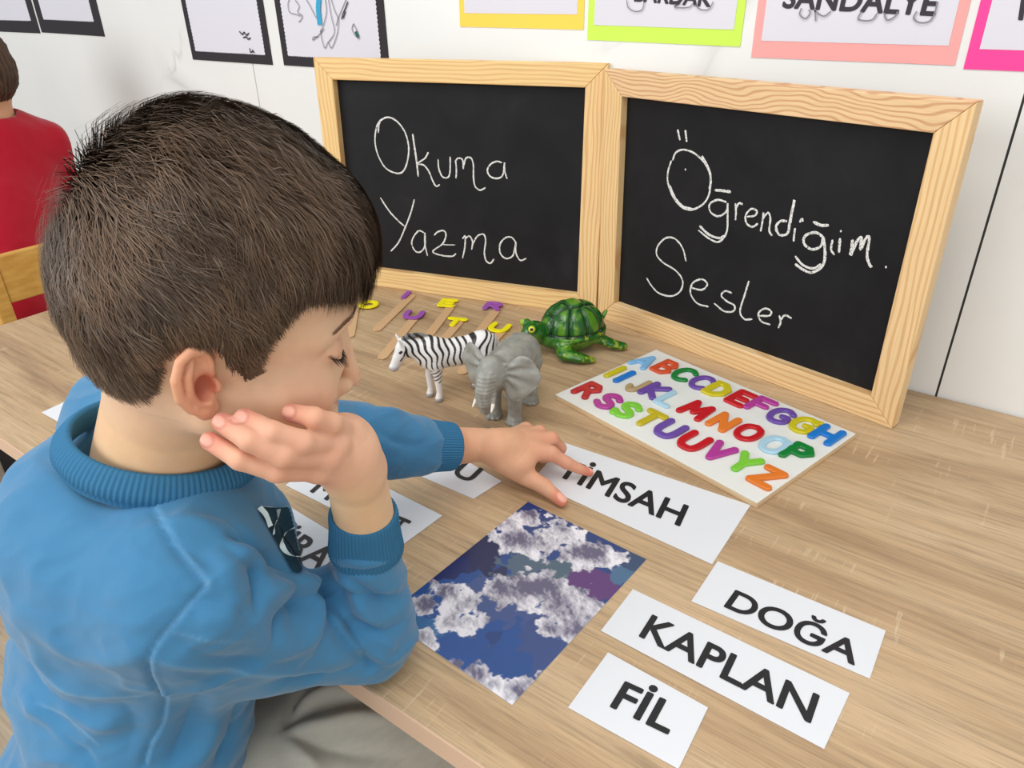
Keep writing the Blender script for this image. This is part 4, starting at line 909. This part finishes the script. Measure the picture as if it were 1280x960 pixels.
R0, T0 = [], []
for s in (1, -1):
    bl = catmull(np.array([(.0925, s * .010, -.0150), (.0915, s * .019, -.0120), (.0870, s * .028, -.0110), (.0790, s * .038, -.0135), (.0705, s * .0460, -.0185)]), 22)
    for i, p in enumerate(bl):
        dv = Vector((-p[0], -p[1] * .9, 0)).normalized(); h_ = bvh_head.ray_cast(Vector(p) - dv * .03, dv); p = np.array(h_[0]) - np.array(dv) * .0004 if h_[0] is not None else p
        for j in range(4):
            u = i / len(bl); q0 = p + np.array([0.0, 0, RNG.uniform(-.0028, .0028) * (1.1 - .7 * u)]); R0.append(hp(*q0)); T0.append(hp(*(q0 + np.array([-.0026 * (.2 + 1.2 * u), s * .0034, .0010 - .002 * u]))))
hairs('eyebrows', R0, T0, .00015, mat('eyebrow_hair', '93735c', .7, .2), boy)['kind'] = 'stuff'
# ---------------------------------------------------------------- hair
def ell_hit(px, py, r):
    o = to_local(EYE[None])[0]; d = np.array([ray(px, py) @ HF / KX, ray(px, py) @ HL, ray(px, py) @ HU]); r = np.array(r)
    A, B_, C0 = ((d / r) ** 2).sum(), 2 * (o * d / r ** 2).sum(), ((o / r) ** 2).sum() - 1; D = B_ * B_ - 4 * A * C0
    return o + d * ((-B_ - math.sqrt(max(D, 0))) / (2 * A))
RH = np.array([.0900, .0735, .088])
hl_px = [(468, 352), (440, 362), (405, 362), (377, 367), (350, 402), (333, 425), (322, 462), (308, 478), (296, 468), (278, 446), (262, 426), (228, 418), (200, 432), (190, 470), (192, 500), (165, 509), (140, 500)]
hlL = np.array([ell_hit(a, b, RH) for a, b in hl_px]); hlL = hlL[:, [0, 2]]
poly = np.vstack([[.13, .0], [.13, hlL[0, 1]], hlL, [-.13, hlL[-1, 1]], [-.13, .13], [.13, .13]])
def inpoly(x, z):
    r = np.zeros(x.shape, bool); n = len(poly)
    for i in range(n):
        (x1, z1), (x2, z2) = poly[i], poly[(i + 1) % n]
        c = ((z1 > z) != (z2 > z)); r ^= c & (x < (x2 - x1) * (z - z1) / (z2 - z1 + 1e-12) + x1)
    return r
cap_ = SDF((-.115, -.095, -.125), (.12, .095, .11), .0022)
cap_.ell((0, 0, .0005), RH - .0005); cap_.ell((-.032, 0, -.016), (.0655, .067, .072), k=.02); cap_.ell((.030, 0, .030), (.060, .060, .060), k=.02)
V, F = cap_.mesh(); keep = inpoly(V[:, 0], V[:, 2]); fk = keep[F].all(1); F = F[fk]
use = np.unique(F); mp = np.full(len(V), -1); mp[use] = np.arange(len(use)); V, F = V[use], mp[F]
NV = vnormals(V, F); capV, capF = V.copy(), F.copy()
dark = sk('35281f'); 
# strands
n_str = 44000
tri = V[F]; ar = np.linalg.norm(np.cross(tri[:, 2] - tri[:, 0], tri[:, 3] - tri[:, 1]), axis=1)
wgt = ar * np.where(tri[:, :, 1].mean(1) < .035, 1.0, .45); pick = RNG.choice(len(F), n_str, p=wgt / wgt.sum()); uv = RNG.random((n_str, 2))
root = (tri[pick, 0] * (1 - uv[:, :1]) + tri[pick, 1] * uv[:, :1]) * (1 - uv[:, 1:]) + (tri[pick, 3] * (1 - uv[:, :1]) + tri[pick, 2] * uv[:, :1]) * uv[:, 1:]
nr = NV[F[pick, 0]]; nr /= np.linalg.norm(nr, axis=1, keepdims=True) + 1e-9
WH = ell_hit(108, 225, RH) + np.array([0, .012, .0])
clump = fbm(root * 95, 3) - .5; clump2 = fbm(root * 60 + 11, 2) - .5
def flow(p, nr):
    aw = p - WH; dist = np.linalg.norm(aw, axis=1, keepdims=True); aw = aw / (dist + 1e-6)
    top = ss(.0, .06, p[:, 2])[:, None]; side = ss(.03, .065, np.abs(p[:, 1]))[:, None]; fr = ss(.02, .075, p[:, 0])[:, None]; bk = ss(-.03, -.08, p[:, 0])[:, None]
    g = aw * .9 + np.array([.75, -.30, 0]) * top * (1 - bk) + np.array([.25, 0, -1.1]) * side * (1 - top * .4) + np.array([.0, 0, -1.2]) * fr * (1 - .0 * top) * ss(.055, .0, p[:, 2])[:, None] + np.array([.15, 0, -1.2]) * bk * (1 - top)
    swirl = np.cross(nr, aw) * np.exp(-dist / .02) * .9
    return g + swirl
seg = 6; lng = .026 + .010 * RNG.random(n_str) + .010 * ss(.01, .06, root[:, 0]) * ss(.0, .04, root[:, 2]); 
dl = np.full(n_str, 9.)
for a, c in zip(hlL[:-1], hlL[1:]): dl = np.minimum(dl, seg_d(root[:, [0, 2]], a, c)[0])
lng *= .30 + .70 * ss(.0, .030, dl)

near = np.exp(-np.linalg.norm(root - WH, axis=1) / .028)
lift = .0035 + .0045 * RNG.random(n_str) + .014 * near * RNG.random(n_str) + .004 * ss(.03, .08, root[:, 2]); lift *= np.where(root[:, 2] < -.045, .35, 1); lift *= .45 + .55 * ss(0, .03, dl)
pos = root.copy(); pth = [pos.copy()]; nn = nr.copy(); cen = np.array([-.01, 0, -.008]); ang0 = (clump * 2.3 + RNG.normal(0, .16, n_str))[:, None]
base_r = np.linalg.norm(root - cen, axis=1)
for i in range(seg):
    d = flow(pos, nn); d -= nn * (d * nn).sum(1, keepdims=True); d /= np.linalg.norm(d, axis=1, keepdims=True) + 1e-9
    d = d * np.cos(ang0) + np.cross(nn, d) * np.sin(ang0)
    t0 = (i + 1) / seg; up_ = (lift * (1.9 * t0 - .9 * t0 * t0) / seg * 1.6)[:, None]
    ds = (lng / seg)[:, None]; pos = pos + d * ds
    # stay on the same shell of the skull (ellipsoid levels), then rise a little
    lev0 = np.linalg.norm(root / RH, axis=1) + (lift * min(1.0, t0 * 1.5)) / .085; lev = np.linalg.norm(pos / RH, axis=1)
    below = pos[:, 2] < -.035; f_ = np.where(below, 1.0, lev0 / lev); pos = pos * f_[:, None] + nn * 0
    gnew = pos / RH ** 2; gnew /= np.linalg.norm(gnew, axis=1, keepdims=True); nn = np.where(below[:, None], nn, gnew)
    pth.append(pos.copy())
pth = np.array(pth)                                             # seg+1, n, 3
wS = .00036 * (0.7 + .6 * RNG.random(n_str)); VS, FS, CS = [], [], []
tn = RNG.random(n_str)
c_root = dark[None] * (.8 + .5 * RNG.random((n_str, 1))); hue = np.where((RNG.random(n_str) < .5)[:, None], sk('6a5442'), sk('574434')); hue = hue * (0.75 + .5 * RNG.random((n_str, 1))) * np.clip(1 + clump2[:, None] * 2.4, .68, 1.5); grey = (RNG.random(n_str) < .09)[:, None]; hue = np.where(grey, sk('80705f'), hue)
for i in range(seg + 1):
    p = pth[i]; tg = pth[min(i + 1, seg)] - pth[max(i - 1, 0)]; sd = np.cross(tg, nr); sd /= np.linalg.norm(sd, axis=1, keepdims=True) + 1e-9
    u = i / seg; w = (wS * (1 - .85 * u ** 2))[:, None]
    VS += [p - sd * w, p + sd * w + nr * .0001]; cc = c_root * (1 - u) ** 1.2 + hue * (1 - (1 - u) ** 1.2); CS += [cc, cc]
VS = np.stack(VS, 1).reshape(-1, 3); CS = np.stack(CS, 1).reshape(-1, 3); m_ = 2 * (seg + 1); b0_ = np.arange(n_str)[:, None] * m_
FS = np.concatenate([b0_ + np.array([2 * i, 2 * i + 1, 2 * i + 3, 2 * i + 2]) for i in range(seg)])
allV = np.concatenate([capV, VS]); x_, z_ = allV[:, 0].copy(), allV[:, 2].copy()
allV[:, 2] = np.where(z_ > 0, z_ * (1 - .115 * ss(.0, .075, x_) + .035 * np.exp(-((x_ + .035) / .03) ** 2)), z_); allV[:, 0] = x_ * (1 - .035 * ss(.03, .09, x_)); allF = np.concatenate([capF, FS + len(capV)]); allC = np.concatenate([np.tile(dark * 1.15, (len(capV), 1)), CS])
M_hair = colmat('boy_hair', .5, .35)
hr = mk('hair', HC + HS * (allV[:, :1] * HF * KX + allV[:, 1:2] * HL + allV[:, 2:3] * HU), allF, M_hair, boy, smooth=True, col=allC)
hr['kind'] = 'stuff'; hr['label'] = 'short dark brown hair'
# ---------------------------------------------------------------- sweatshirt
def cloth(name, rough=.85):
    m = colmat(name, rough, .2); t = NT(m); c = t.coord('Object'); m.node_tree.nodes['Principled BSDF'].inputs['Sheen Weight'].default_value = .25
    t.bump(t.noise(c, 900, 2, .6), .25, .0006); return m
M_knit = cloth('blue_sweatshirt_knit')
S = SDF((-.68, .0, .385), (-.285, .54, .86), .0023)
S.ell(c1 + TF * .0, (.124, .088, .098), TR); S.ell(c2_ + TF * .005, (.118, .090, .10), TR, k=.05); S.ell(c3_ + TF * .004, (.124, .098, .085), TR, k=.045)
S.line([SH_R - TS * .012, (SH_R + N0) / 2 - UP * .018, N0 - UP * .045, (SH_L + N0) / 2 - UP * .016, SH_L + TS * .01], [.052, .050, .055, .050, .048], k=.03)
S.ell(c1 - TF * .045 + UP * .03, (.085, .05, .075), TR, k=.03)                       # rounded upper back
S.line([SH_R, P(335, 790, .545), EL_R], [.056, .0465, .0365], k=.020)
S.line([EL_R + np.array([.0, .0, -.002]), P(461, 745, .578), P(456, 690, .548)], [.0370, .0335, .0275], k=.012)
S.ell(P(309, 668, .573), .035, k=.030)
S.ell(P(428, 760, .578), (.034, .030, .034), k=.014); S.ell(P(405, 775, .562), .030, k=.014)
S.line([SH_L, EL_L, P(470, 552, .738), P(520, 558, .768)], [.047, .0405, .0375, .0315], k=.018)
neck_ax = nrm(UP + .30 * HF)
S.cap(N0 - neck_ax * .005, N0 + neck_ax * .09, .0535, .070, k=.006, op='sub')
S.apply(lambda g: .40 - g[..., 2], (-1, -1, .3), (1, 1, .40), 0, 'clip')
V, F = S.mesh(); V = relax(V, F, 2, .5)
def bvh_of(V, F): return BVHTree.FromPolygons([Vector(v) for v in V], [tuple(map(int, f)) for f in F])
bv_ = bvh_of(V, F)
def hit(px, py, bvh=None):
    r = ray(px, py); h = (bvh or bv_).ray_cast(Vector(EYE), Vector(r).normalized())
    return None if h[0] is None else (np.array(h[0]), np.array(h[1]))
def strokes_on(px_pts, o=(0, 0), sc=1.0, n=5):
    pts = catmull(np.array([(o[0] + a / sc, o[1] + b / sc) for a, b in px_pts], float), n); out = []
    for a, b in pts:
        h = hit(a, b)
        if h is not None: out.append(h)
    return out
N = vnormals(V, F); disp = np.zeros(len(V)); light = np.zeros(len(V))
def fold(px_pts, w, amp, o=(0, 480), sc=2.0, lt=0.0, ends=True):
    hs = strokes_on(px_pts, o, sc)
    if len(hs) < 2: return
    p = np.array([h[0] for h in hs]); lo_, hi_ = p.min(0) - 3 * w, p.max(0) + 3 * w; idx = np.where(((V > lo_) & (V < hi_)).all(1))[0]; q = V[idx]
    best = np.full(len(idx), 9.); tt = np.zeros(len(idx))
    for i in range(len(p) - 1):
        if np.linalg.norm(p[i + 1] - p[i]) > .03: continue
        d, t_ = seg_d(q, p[i], p[i + 1]); m = d < best; best = np.where(m, d, best); tt = np.where(m, (i + t_) / (len(p) - 1), tt)
    e = np.sin(np.pi * np.clip(tt * .92 + .04, 0, 1)) ** .6 if ends else 1
    g = np.exp(-(best / w) ** 2) if amp > 0 else np.exp(-(best / w) ** 1.25)
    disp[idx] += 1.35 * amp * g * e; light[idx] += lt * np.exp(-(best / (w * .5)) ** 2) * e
SEAM = [[(375, 285), (392, 330), (440, 410), (512, 505)], [(512, 505), (440, 590), (378, 670), (374, 740), (400, 778)], [(408, 780), (404, 850), (372, 910), (358, 958)]]
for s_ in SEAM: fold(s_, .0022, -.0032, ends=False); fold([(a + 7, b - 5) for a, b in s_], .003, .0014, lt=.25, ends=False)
FOLDS = [([(545, 500), (590, 440), (640, 420), (690, 440)], .010, .006), ([(560, 372), (620, 388), (680, 425), (735, 475)], .006, -.008), ([(640, 460), (700, 470), (745, 520), (735, 600)], .008, -.006),
 ([(690, 480), (755, 500), (790, 560), (770, 640)], .009, .006), ([(800, 490), (850, 560), (890, 625), (925, 700), (945, 716)], .0055, -.008), ([(815, 455), (880, 500), (950, 545), (1000, 560)], .006, -.005),
 ([(850, 480), (905, 560), (960, 640), (990, 660)], .007, .005), ([(830, 520), (900, 590), (960, 620), (1010, 600)], .005, -.004), ([(540, 570), (620, 590), (700, 650), (790, 640)], .010, .0035),
 ([(640, 450), (655, 520), (640, 580)], .006, -.005), ([(600, 520), (560, 570), (490, 590)], .009, .003), ([(560, 400), (600, 440), (650, 455), (660, 500)], .006, -.005),
 ([(60, 620), (110, 710), (190, 765), (330, 785)], .009, .0035), ([(30, 660), (80, 740), (140, 800), (230, 840)], .007, -.004), ([(120, 640), (190, 680), (290, 690), (350, 670)], .008, .003), ([(100, 300), (180, 350), (260, 420), (330, 520)], .014, .0025),
 ([(60, 790), (130, 850), (210, 925)], .006, .005), ([(40, 760), (120, 800), (220, 850), (300, 860)], .006, .003), ([(110, 830), (180, 900), (230, 955)], .005, -.004), ([(490, 790), (470, 870), (430, 955)], .010, -.006),
 ([(540, 790), (520, 880), (480, 960)], .010, .005), ([(600, 790), (580, 880), (540, 960)], .009, -.005), ([(650, 780), (640, 860), (600, 950)], .009, .004), ([(300, 800), (330, 860), (310, 930)], .010, -.003),
 ([(380, 690), (500, 715), (700, 728), (860, 728)], .004, .0012), ([(430, 640), (520, 690), (640, 700), (760, 690)], .008, -.003), ([(860, 440), (930, 450), (1000, 445)], .005, .003), ([(880, 640), (930, 680), (990, 690)], .006, .004),
 ([(700, 745), (800, 735), (900, 715)], .006, -.004), ([(640, 20), (720, 0)], .005, -.003), ([(890, 40), (910, 90), (930, 150), (925, 210)], .007, -.005), ([(940, 60), (990, 70), (1040, 65)], .007, .003), ([(950, 120), (1000, 150), (1050, 150)], .006, -.003)]
for f_ in FOLDS: fold(*f_)
CR = (810, 510)
for f_ in ([(805, 512), (850, 560), (905, 600), (960, 625)], .0045, -.006), ([(812, 500), (870, 525), (940, 545), (1000, 535)], .0045, -.005), ([(815, 470), (860, 475), (930, 470), (1000, 440)], .0045, -.004), ([(800, 520), (830, 590), (870, 650), (900, 700)], .0045, -.006), ([(830, 535), (880, 575), (930, 600)], .004, .005), ([(825, 560), (862, 620), (900, 670)], .004, .005), ([(790, 505), (740, 500), (690, 520), (650, 560)], .006, .004), ([(795, 520), (750, 540), (700, 590), (680, 650)], .005, -.005), ([(470, 540), (540, 545), (600, 570), (640, 620)], .006, -.004), ([(420, 350), (480, 345), (540, 360), (600, 400)], .007, .004), ([(430, 400), (500, 430), (540, 480)], .006, -.003), ([(200, 250), (230, 330), (280, 400)], .012, .002): fold(*f_)
disp = np.clip(disp, -.010, .011)
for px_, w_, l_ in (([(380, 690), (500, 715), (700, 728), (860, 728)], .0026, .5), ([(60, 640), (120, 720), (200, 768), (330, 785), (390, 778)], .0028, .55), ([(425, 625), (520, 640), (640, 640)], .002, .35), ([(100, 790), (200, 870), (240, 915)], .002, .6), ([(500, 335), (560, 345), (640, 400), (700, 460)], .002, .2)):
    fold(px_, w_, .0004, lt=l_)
rg = lambda p: 1 - np.abs(2 * fbm(p, 2) - 1) ** .8
qa = np.stack([V @ (nrm(TS + UP * .5)), V @ TF, V @ nrm(UP - TS * .5)], 1)
disp += (fbm(V * 16, 3) - .5) * .008 + (rg(qa * [14, 16, 34]) - .75) * .0050 + (rg(qa * [30, 34, 70] + 9) - .75) * .0016
damp = ss(.010, .035, np.linalg.norm(V - N0, axis=1) - .045); V = V + N * (disp * damp)[:, None]
bv_ = bvh_of(V, F)
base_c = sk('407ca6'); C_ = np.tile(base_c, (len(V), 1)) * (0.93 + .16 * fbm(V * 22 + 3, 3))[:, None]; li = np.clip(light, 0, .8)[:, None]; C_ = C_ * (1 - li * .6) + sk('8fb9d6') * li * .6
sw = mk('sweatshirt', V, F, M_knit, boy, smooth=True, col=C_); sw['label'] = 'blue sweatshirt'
M_rib = mat('blue_rib_knit', '387299', .85, .2); t = NT(M_rib); t.bump(t.noise(t.coord('Object'), 900, 2), .25, .0006)
def ribbed_band(name, rings, ribs, amp, parent, closed_top=True):
    """rings: list of (centre, axis_u, axis_v, ru, rv, ribscale)"""
    n = ribs * 6; an = np.linspace(0, 2 * np.pi, n, endpoint=False); V, F = [], []
    for c, u, v, ru, rv, rs in rings:
        m = 1 + 0 * an; q = (np.abs(np.cos(an * ribs / 2)) ** 1.2 - .5) * amp * rs
        V.append(c + np.outer(np.cos(an) * (ru + q), u) + np.outer(np.sin(an) * (rv + q), v))
    V = np.concatenate(V)
    for r in range(len(rings) - 1):
        for i in range(n): F.append((r * n + i, r * n + (i + 1) % n, (r + 1) * n + (i + 1) % n, (r + 1) * n + i))
    return mk(name, V, np.array(F), M_rib, parent, smooth=True)
def cuff(a, b, ra, rb, ribs, parent, flat=CF):
    ax = nrm(b - a); u = nrm(np.cross(ax, flat)); v = np.cross(ax, u); L = np.linalg.norm(b - a); R = []
    prof = [(-.05, .90, .2), (0, 1.0, .5), (.08, 1.06, 1), (.3, 1.03, 1), (.6, 1.0, 1), (.9, 1.0, 1), (.97, .985, .8), (1.0, .95, .4), (.985, .90, 0), (.9, .885, 0), (.5, .87, 0), (.2, .85, 0)]
    for t_, s_, rs in prof: r_ = (ra + (rb - ra) * t_) * s_; R.append((a + ax * L * t_, u, v, r_, r_ * .94, rs))
    return ribbed_band('cuff', R, ribs, .0009, parent)
cuff(P(458, 688, .549), P(454, 638, .521), .0262, .0240, 56, sw)
cuff(P(519, 557, .769), P(566, 558, .793), .0295, .0270, 62, sw, flat=UP)
e1 = nrm(TS - neck_ax * (TS @ neck_ax)); e2 = np.cross(neck_ax, e1); R = []
for h_, r_, rs in ((-.0145, .0610, 0), (-.011, .0615, .3), (-.008, .0640, 1), (-.002, .0635, 1), (.004, .0600, 1), (.0075, .0570, .8), (.0085, .0545, .2), (.006, .0530, 0), (-.004, .0535, 0), (-.012, .0560, 0)):
    R.append((N0 - neck_ax * (.0 - h_) + 0, e1, e2, r_ * 1.0, r_ * 1.02, rs))
ribbed_band('collar', R, 110, .0011, sw)
# chest print: dark patch and pale outline, laid on the cloth
def decal(name, ringpx, mt, o, sc, lift, step=1.2):
    ring = np.array([(o[0] + a / sc, o[1] + b / sc) for a, b in ringpx]); lo_, hi_ = ring.min(0), ring.max(0)
    xs_ = np.arange(lo_[0], hi_[0] + step, step); ys_ = np.arange(lo_[1], hi_[1] + step, step); id_ = {}; V, F = [], []
    def inside(x, y):
        r = False
        for i in range(len(ring)):
            (x1, y1), (x2, y2) = ring[i], ring[(i + 1) % len(ring)]
            if (y1 > y) != (y2 > y) and x < (x2 - x1) * (y - y1) / (y2 - y1) + x1: r = not r
        return r
    for i, x in enumerate(xs_):
        for j, y in enumerate(ys_):
            if not inside(x, y): continue
            h = hit(x, y)
            if h is not None and h[1] @ nrm(ray(x, y)) < -.02: id_[i, j] = len(V); V.append(h[0] + h[1] * lift - nrm(ray(x, y)) * .0006)
    for (i, j) in list(id_):
        k = [(i, j), (i + 1, j), (i + 1, j + 1), (i, j + 1)]
        if all(q in id_ for q in k):
            q = [id_[w] for w in k]
            if max(np.linalg.norm(V[q[0]] - V[w]) for w in q) < .012: F.append(q)
    return mk(name, V, F, mt, sw, smooth=True)
dense = catmull(np.array([(92, 246), (150, 238), (215, 238), (262, 242), (285, 330), (310, 440), (338, 560), (330, 596), (285, 596), (245, 530), (190, 430), (140, 340)]), 3, True)
decal('chest_print', dense, mat('dark_teal_print', '163a4c', .8, .2), (300, 580), 4.365, .0012)['label'] = 'dark teal chest print'
for st in ([(92, 246), (150, 238), (262, 240)], [(92, 246), (128, 290), (152, 350)], [(195, 250), (192, 305), (172, 350), (170, 395)], [(285, 350), (232, 385), (212, 440), (240, 490), (290, 512), (330, 496)]):
    hs = strokes_on(st, (300, 580), 4.365, 6)
    if len(hs) < 3: continue
    p = np.array([h[0] + h[1] * .0022 - nrm(h[0] - EYE) * .0030 for h in hs]); tg = np.gradient(p, axis=0); tg /= np.linalg.norm(tg, axis=1, keepdims=True) + 1e-9; sd = np.cross(tg, CF); V2, F2 = [], []
    for i in range(len(p)):
        V2 += [p[i] - sd[i] * .0019, p[i] + sd[i] * .0019]
        if i: b_ = 2 * i; F2.append((b_ - 2, b_, b_ + 1, b_ - 1))
    mk('print_outline', V2, F2, mat('pale_print', 'cfe2e2', .8, .2), sw, smooth=True)
# ---------------------------------------------------------------- trousers and shoes
M_tr = cloth('grey_trousers'); S = SDF((-.68, -.02, .03), (-.28, .52, .56), .0032)
S.ell(c3_ - UP * .03, (.115, .088, .075), TR)
for hip, kn, ft in ((np.array([-.462, .12, .435]), KN_R, np.array([-.37, .42, .07])), (np.array([-.575, .13, .43]), KN_L, np.array([-.51, .44, .07]))):
    S.line([hip, (hip + kn) / 2 - UP * .004, kn], [.078, .074, .060], k=.03); S.line([kn, ft], [.058, .045], k=.02)
V, F = S.mesh(); V = relax(V, F, 2, .5); N = vnormals(V, F); bv_ = bvh_of(V, F); disp = np.zeros(len(V)); light = np.zeros(len(V))
for f_ in ([(700, 860), (760, 820), (850, 790), (930, 790)], .007, -.007), ([(715, 860), (800, 850), (900, 830), (1000, 835)], .008, .006), ([(710, 870), (790, 900), (900, 930), (1000, 940)], .007, -.006), ([(715, 850), (730, 800), (760, 760)], .006, -.006), ([(720, 880), (760, 930), (800, 960)], .007, .006), ([(740, 800), (820, 770), (900, 765)], .008, .005): fold(*f_)
disp += (fbm(V * 18, 3) - .5) * .008; V = V + N * disp[:, None]
C_ = np.tile(sk('b7b4a9'), (len(V), 1)) * (.9 + .2 * fbm(V * [60, 60, 600], 2))[:, None]
mk('trousers', V, F, M_tr, boy, smooth=True, col=C_)
for ft in (np.array([-.37, .42]), np.array([-.51, .44])):
    S = SDF((ft[0] - .05, ft[1] - .07, 0), (ft[0] + .05, ft[1] + .16, .09), .004); S.ell((ft[0], ft[1], .045), (.034, .045, .04)); S.ell((ft[0], ft[1] + .07, .03), (.036, .065, .027), k=.02)
    S.apply(lambda g: .002 - g[..., 2], (-1, -1, -.1), (1, 1, .0), 0, 'clip'); v_, f_ = S.mesh(); mk('shoe', v_, f_, mat('dark_shoe', '2b2c33', .6), boy, smooth=True)
# chair under the boy
def wchair(name, label, c, ang, seat_h, back_h, wood, half=.15, back=True):
    r = thing(name, label, 'chair', (c[0], c[1], 0)); ca, sa = math.cos(ang), math.sin(ang)
    R_ = lambda V: np.stack([c[0] + V[:, 0] * ca - V[:, 1] * sa, c[1] + V[:, 0] * sa + V[:, 1] * ca, V[:, 2]], 1)
    def bx_(n, lo, hi, **k): V, F = boxvf(lo, hi); return mk(n, R_(V), F, wood, r, bevel=.003)
    bx_('seat', (-half, -half, seat_h - .018), (half, half, seat_h))
    for sx in (-1, 1):
        bx_('leg', (sx * (half - .014) - .014, half - .03, 0), (sx * (half - .014) + .014, half - .002, seat_h - .0185))
        bx_('leg', (sx * (half + .015) - .014, -half - .032, 0), (sx * (half + .015) + .014, -half - .002, back_h if back else seat_h))
    if back:
        bx_('back_rail', (-half, -half - .026, back_h - .10), (half, -half - .010, back_h - .005)); bx_('back_rail', (-half, -half - .026, seat_h + .08), (half, -half - .010, seat_h + .12))
    return r
M_beech = mat('yellow_beech', 'd8a44c', .45); t = NT(M_beech); t.l(t.ramp(t.noise(t.mapping(t.coord('Object'), (8, 8, 30)), 3, 4), [(.3, 'c8913f'), (.7, 'dfb05c')]), t.b.inputs['Base Color'])
wchair('stool', 'low wooden stool under the boy in the blue sweatshirt', (-.525, .105), -.25, .352, .352, M_beech, .14, back=False)
# ---------------------------------------------------------------- the child in red at the next table
wchair('wooden_chair', 'yellow beech chair behind the table end, child in red sitting on it', (-1.775, .665), math.pi / 2, .33, .640, M_beech, .15)
rc = np.array([-1.79, .545, 0]); red = thing('person', 'child in a red top seen from behind at the left edge', 'person', (rc[0], rc[1], 0))
S = SDF((-2.05, .28, .25), (-1.60, .84, 1.12), .005)
hc2 = P(-36, 80, 1.62)
S.line([hc2 - UP * .05, hc2 - UP * .15], [.05, .052]); S.ell(hc2, (.082, .070, .088), k=.02); S.ell(hc2 - UP * .04, (.06, .056, .06), k=.02)
for s in (1, -1): S.ell(hc2 + np.array([.0, s * .072, -.02]), (.012, .008, .022), k=.004)
S.line([hc2 - UP * .16, rc + UP * .36], [.05, .07], k=.02)
for s in (1, -1): S.line([np.array([rc[0] - .02, rc[1] + s * .065, .40]), np.array([-1.95, rc[1] + s * .075, .395])], [.04, .035], k=.02)
V, F = S.mesh(); mk('body', V, F, M_skin, red, smooth=True, col=np.tile(sk('d2a07c'), (len(V), 1)))
S = SDF((-2.05, .26, .30), (-1.60, .86, .90), .005); sh = hc2 - UP * .185
S.line([sh + np.array([.01, -.095, -.005]), sh + UP * .015, sh + np.array([.01, .095, -.005])], [.058, .07, .058], k=.02); S.line([sh - UP * .03, rc + UP * .40], [.115, .125], k=.05, flat=(1, 0, 0), fs=.75)
for s in (1, -1): S.line([sh + np.array([.01, s * .110, -.015]), sh + np.array([.0, s * .150, -.16]), sh + np.array([-.16, s * .12, -.20])], [.052, .045, .035], k=.02)
S.cap(hc2 - UP * .155, hc2 - UP * .09, .052, .056, k=.004, op='sub')
V, F = S.mesh(); N = vnormals(V, F); V = V + N * ((fbm(V * 14, 3) - .5) * .014)[:, None]
mk('red_top', V, F, cloth('red_cotton'), red, smooth=True, col=np.tile(sk('ae0c26'), (len(V), 1)))
S = SDF(rc + [-.30, -.22, .0], rc + [.12, .22, .46], .006); S.ell(rc + UP * .40, (.09, .125, .055))
for s in (1, -1): S.line([rc + [0, s * .06, .39], rc + [-.22, s * .08, .39], rc + [-.23, s * .08, .03]], [.06, .052, .04], k=.02)
V, F = S.mesh(); mk('trousers', V, F, mat('black_trousers', '1c1c22', .8), red, smooth=True)
S = SDF(hc2 - .12, hc2 + .12, .003); S.ell(hc2 + UP * .004, (.090, .077, .094)); S.ell(hc2 + np.array([.02, 0, -.02]), (.070, .068, .062), k=.02)
S.apply(lambda g: (hc2[2] - .080) - g[..., 2] + .6 * (hc2[0] - g[..., 0] - .0), hc2 - .12, hc2 + .12, 0, 'clip')
V, F = S.mesh(); N = vnormals(V, F); fz = np.sin(np.arctan2(V[:, 1] - hc2[1], V[:, 0] - hc2[0]) * 46 + 5 * fbm(V * 40, 2)); V = V + N * (fz * .0013 + (fbm(V * 70, 3) - .5) * .008)[:, None]
c_ = np.tile(sk('4a3425'), (len(V), 1)) * (.7 + .35 * fz + .5 * fbm(V * [200, 200, 30], 2))[:, None].clip(.3, 1.6)
mk('hair', V, F, colmat('brown_hair', .55, .3), red, smooth=True, col=c_)
# ---------------------------------------------------------------- bag on the floor under the next table
bc = np.array([-1.60, .36, 0]); S = SDF(bc + [-.17, -.14, -.005], bc + [.17, .14, .36], .005)
S.ell(bc + UP * .15, (.13, .085, .165)); S.ell(bc + [.07, -.02, .09], (.06, .07, .085), k=.03); S.apply(lambda g: .002 - g[..., 2], (-3, -3, -.1), (3, 3, 0), 0, 'clip')
V, F = S.mesh(); q = V - bc; r_ = np.hypot(q[:, 1] + .01, q[:, 2] - .10)
C_ = np.tile(sk('17171c'), (len(V), 1)); C_ = tint(C_, 'b23a26', ((r_ > .045) & (r_ < .085) & (q[:, 0] > 0)).astype(float)); C_ = tint(C_, 'a9a7a4', ((r_ < .038) & (q[:, 0] > 0)).astype(float))
bag = mk('school_bag', V, F, colmat('bag_nylon', .6), None, smooth=True, col=C_, origin=bc); tag(bag, 'black school bag with a red ring, on the floor past the table leg', 'bag')
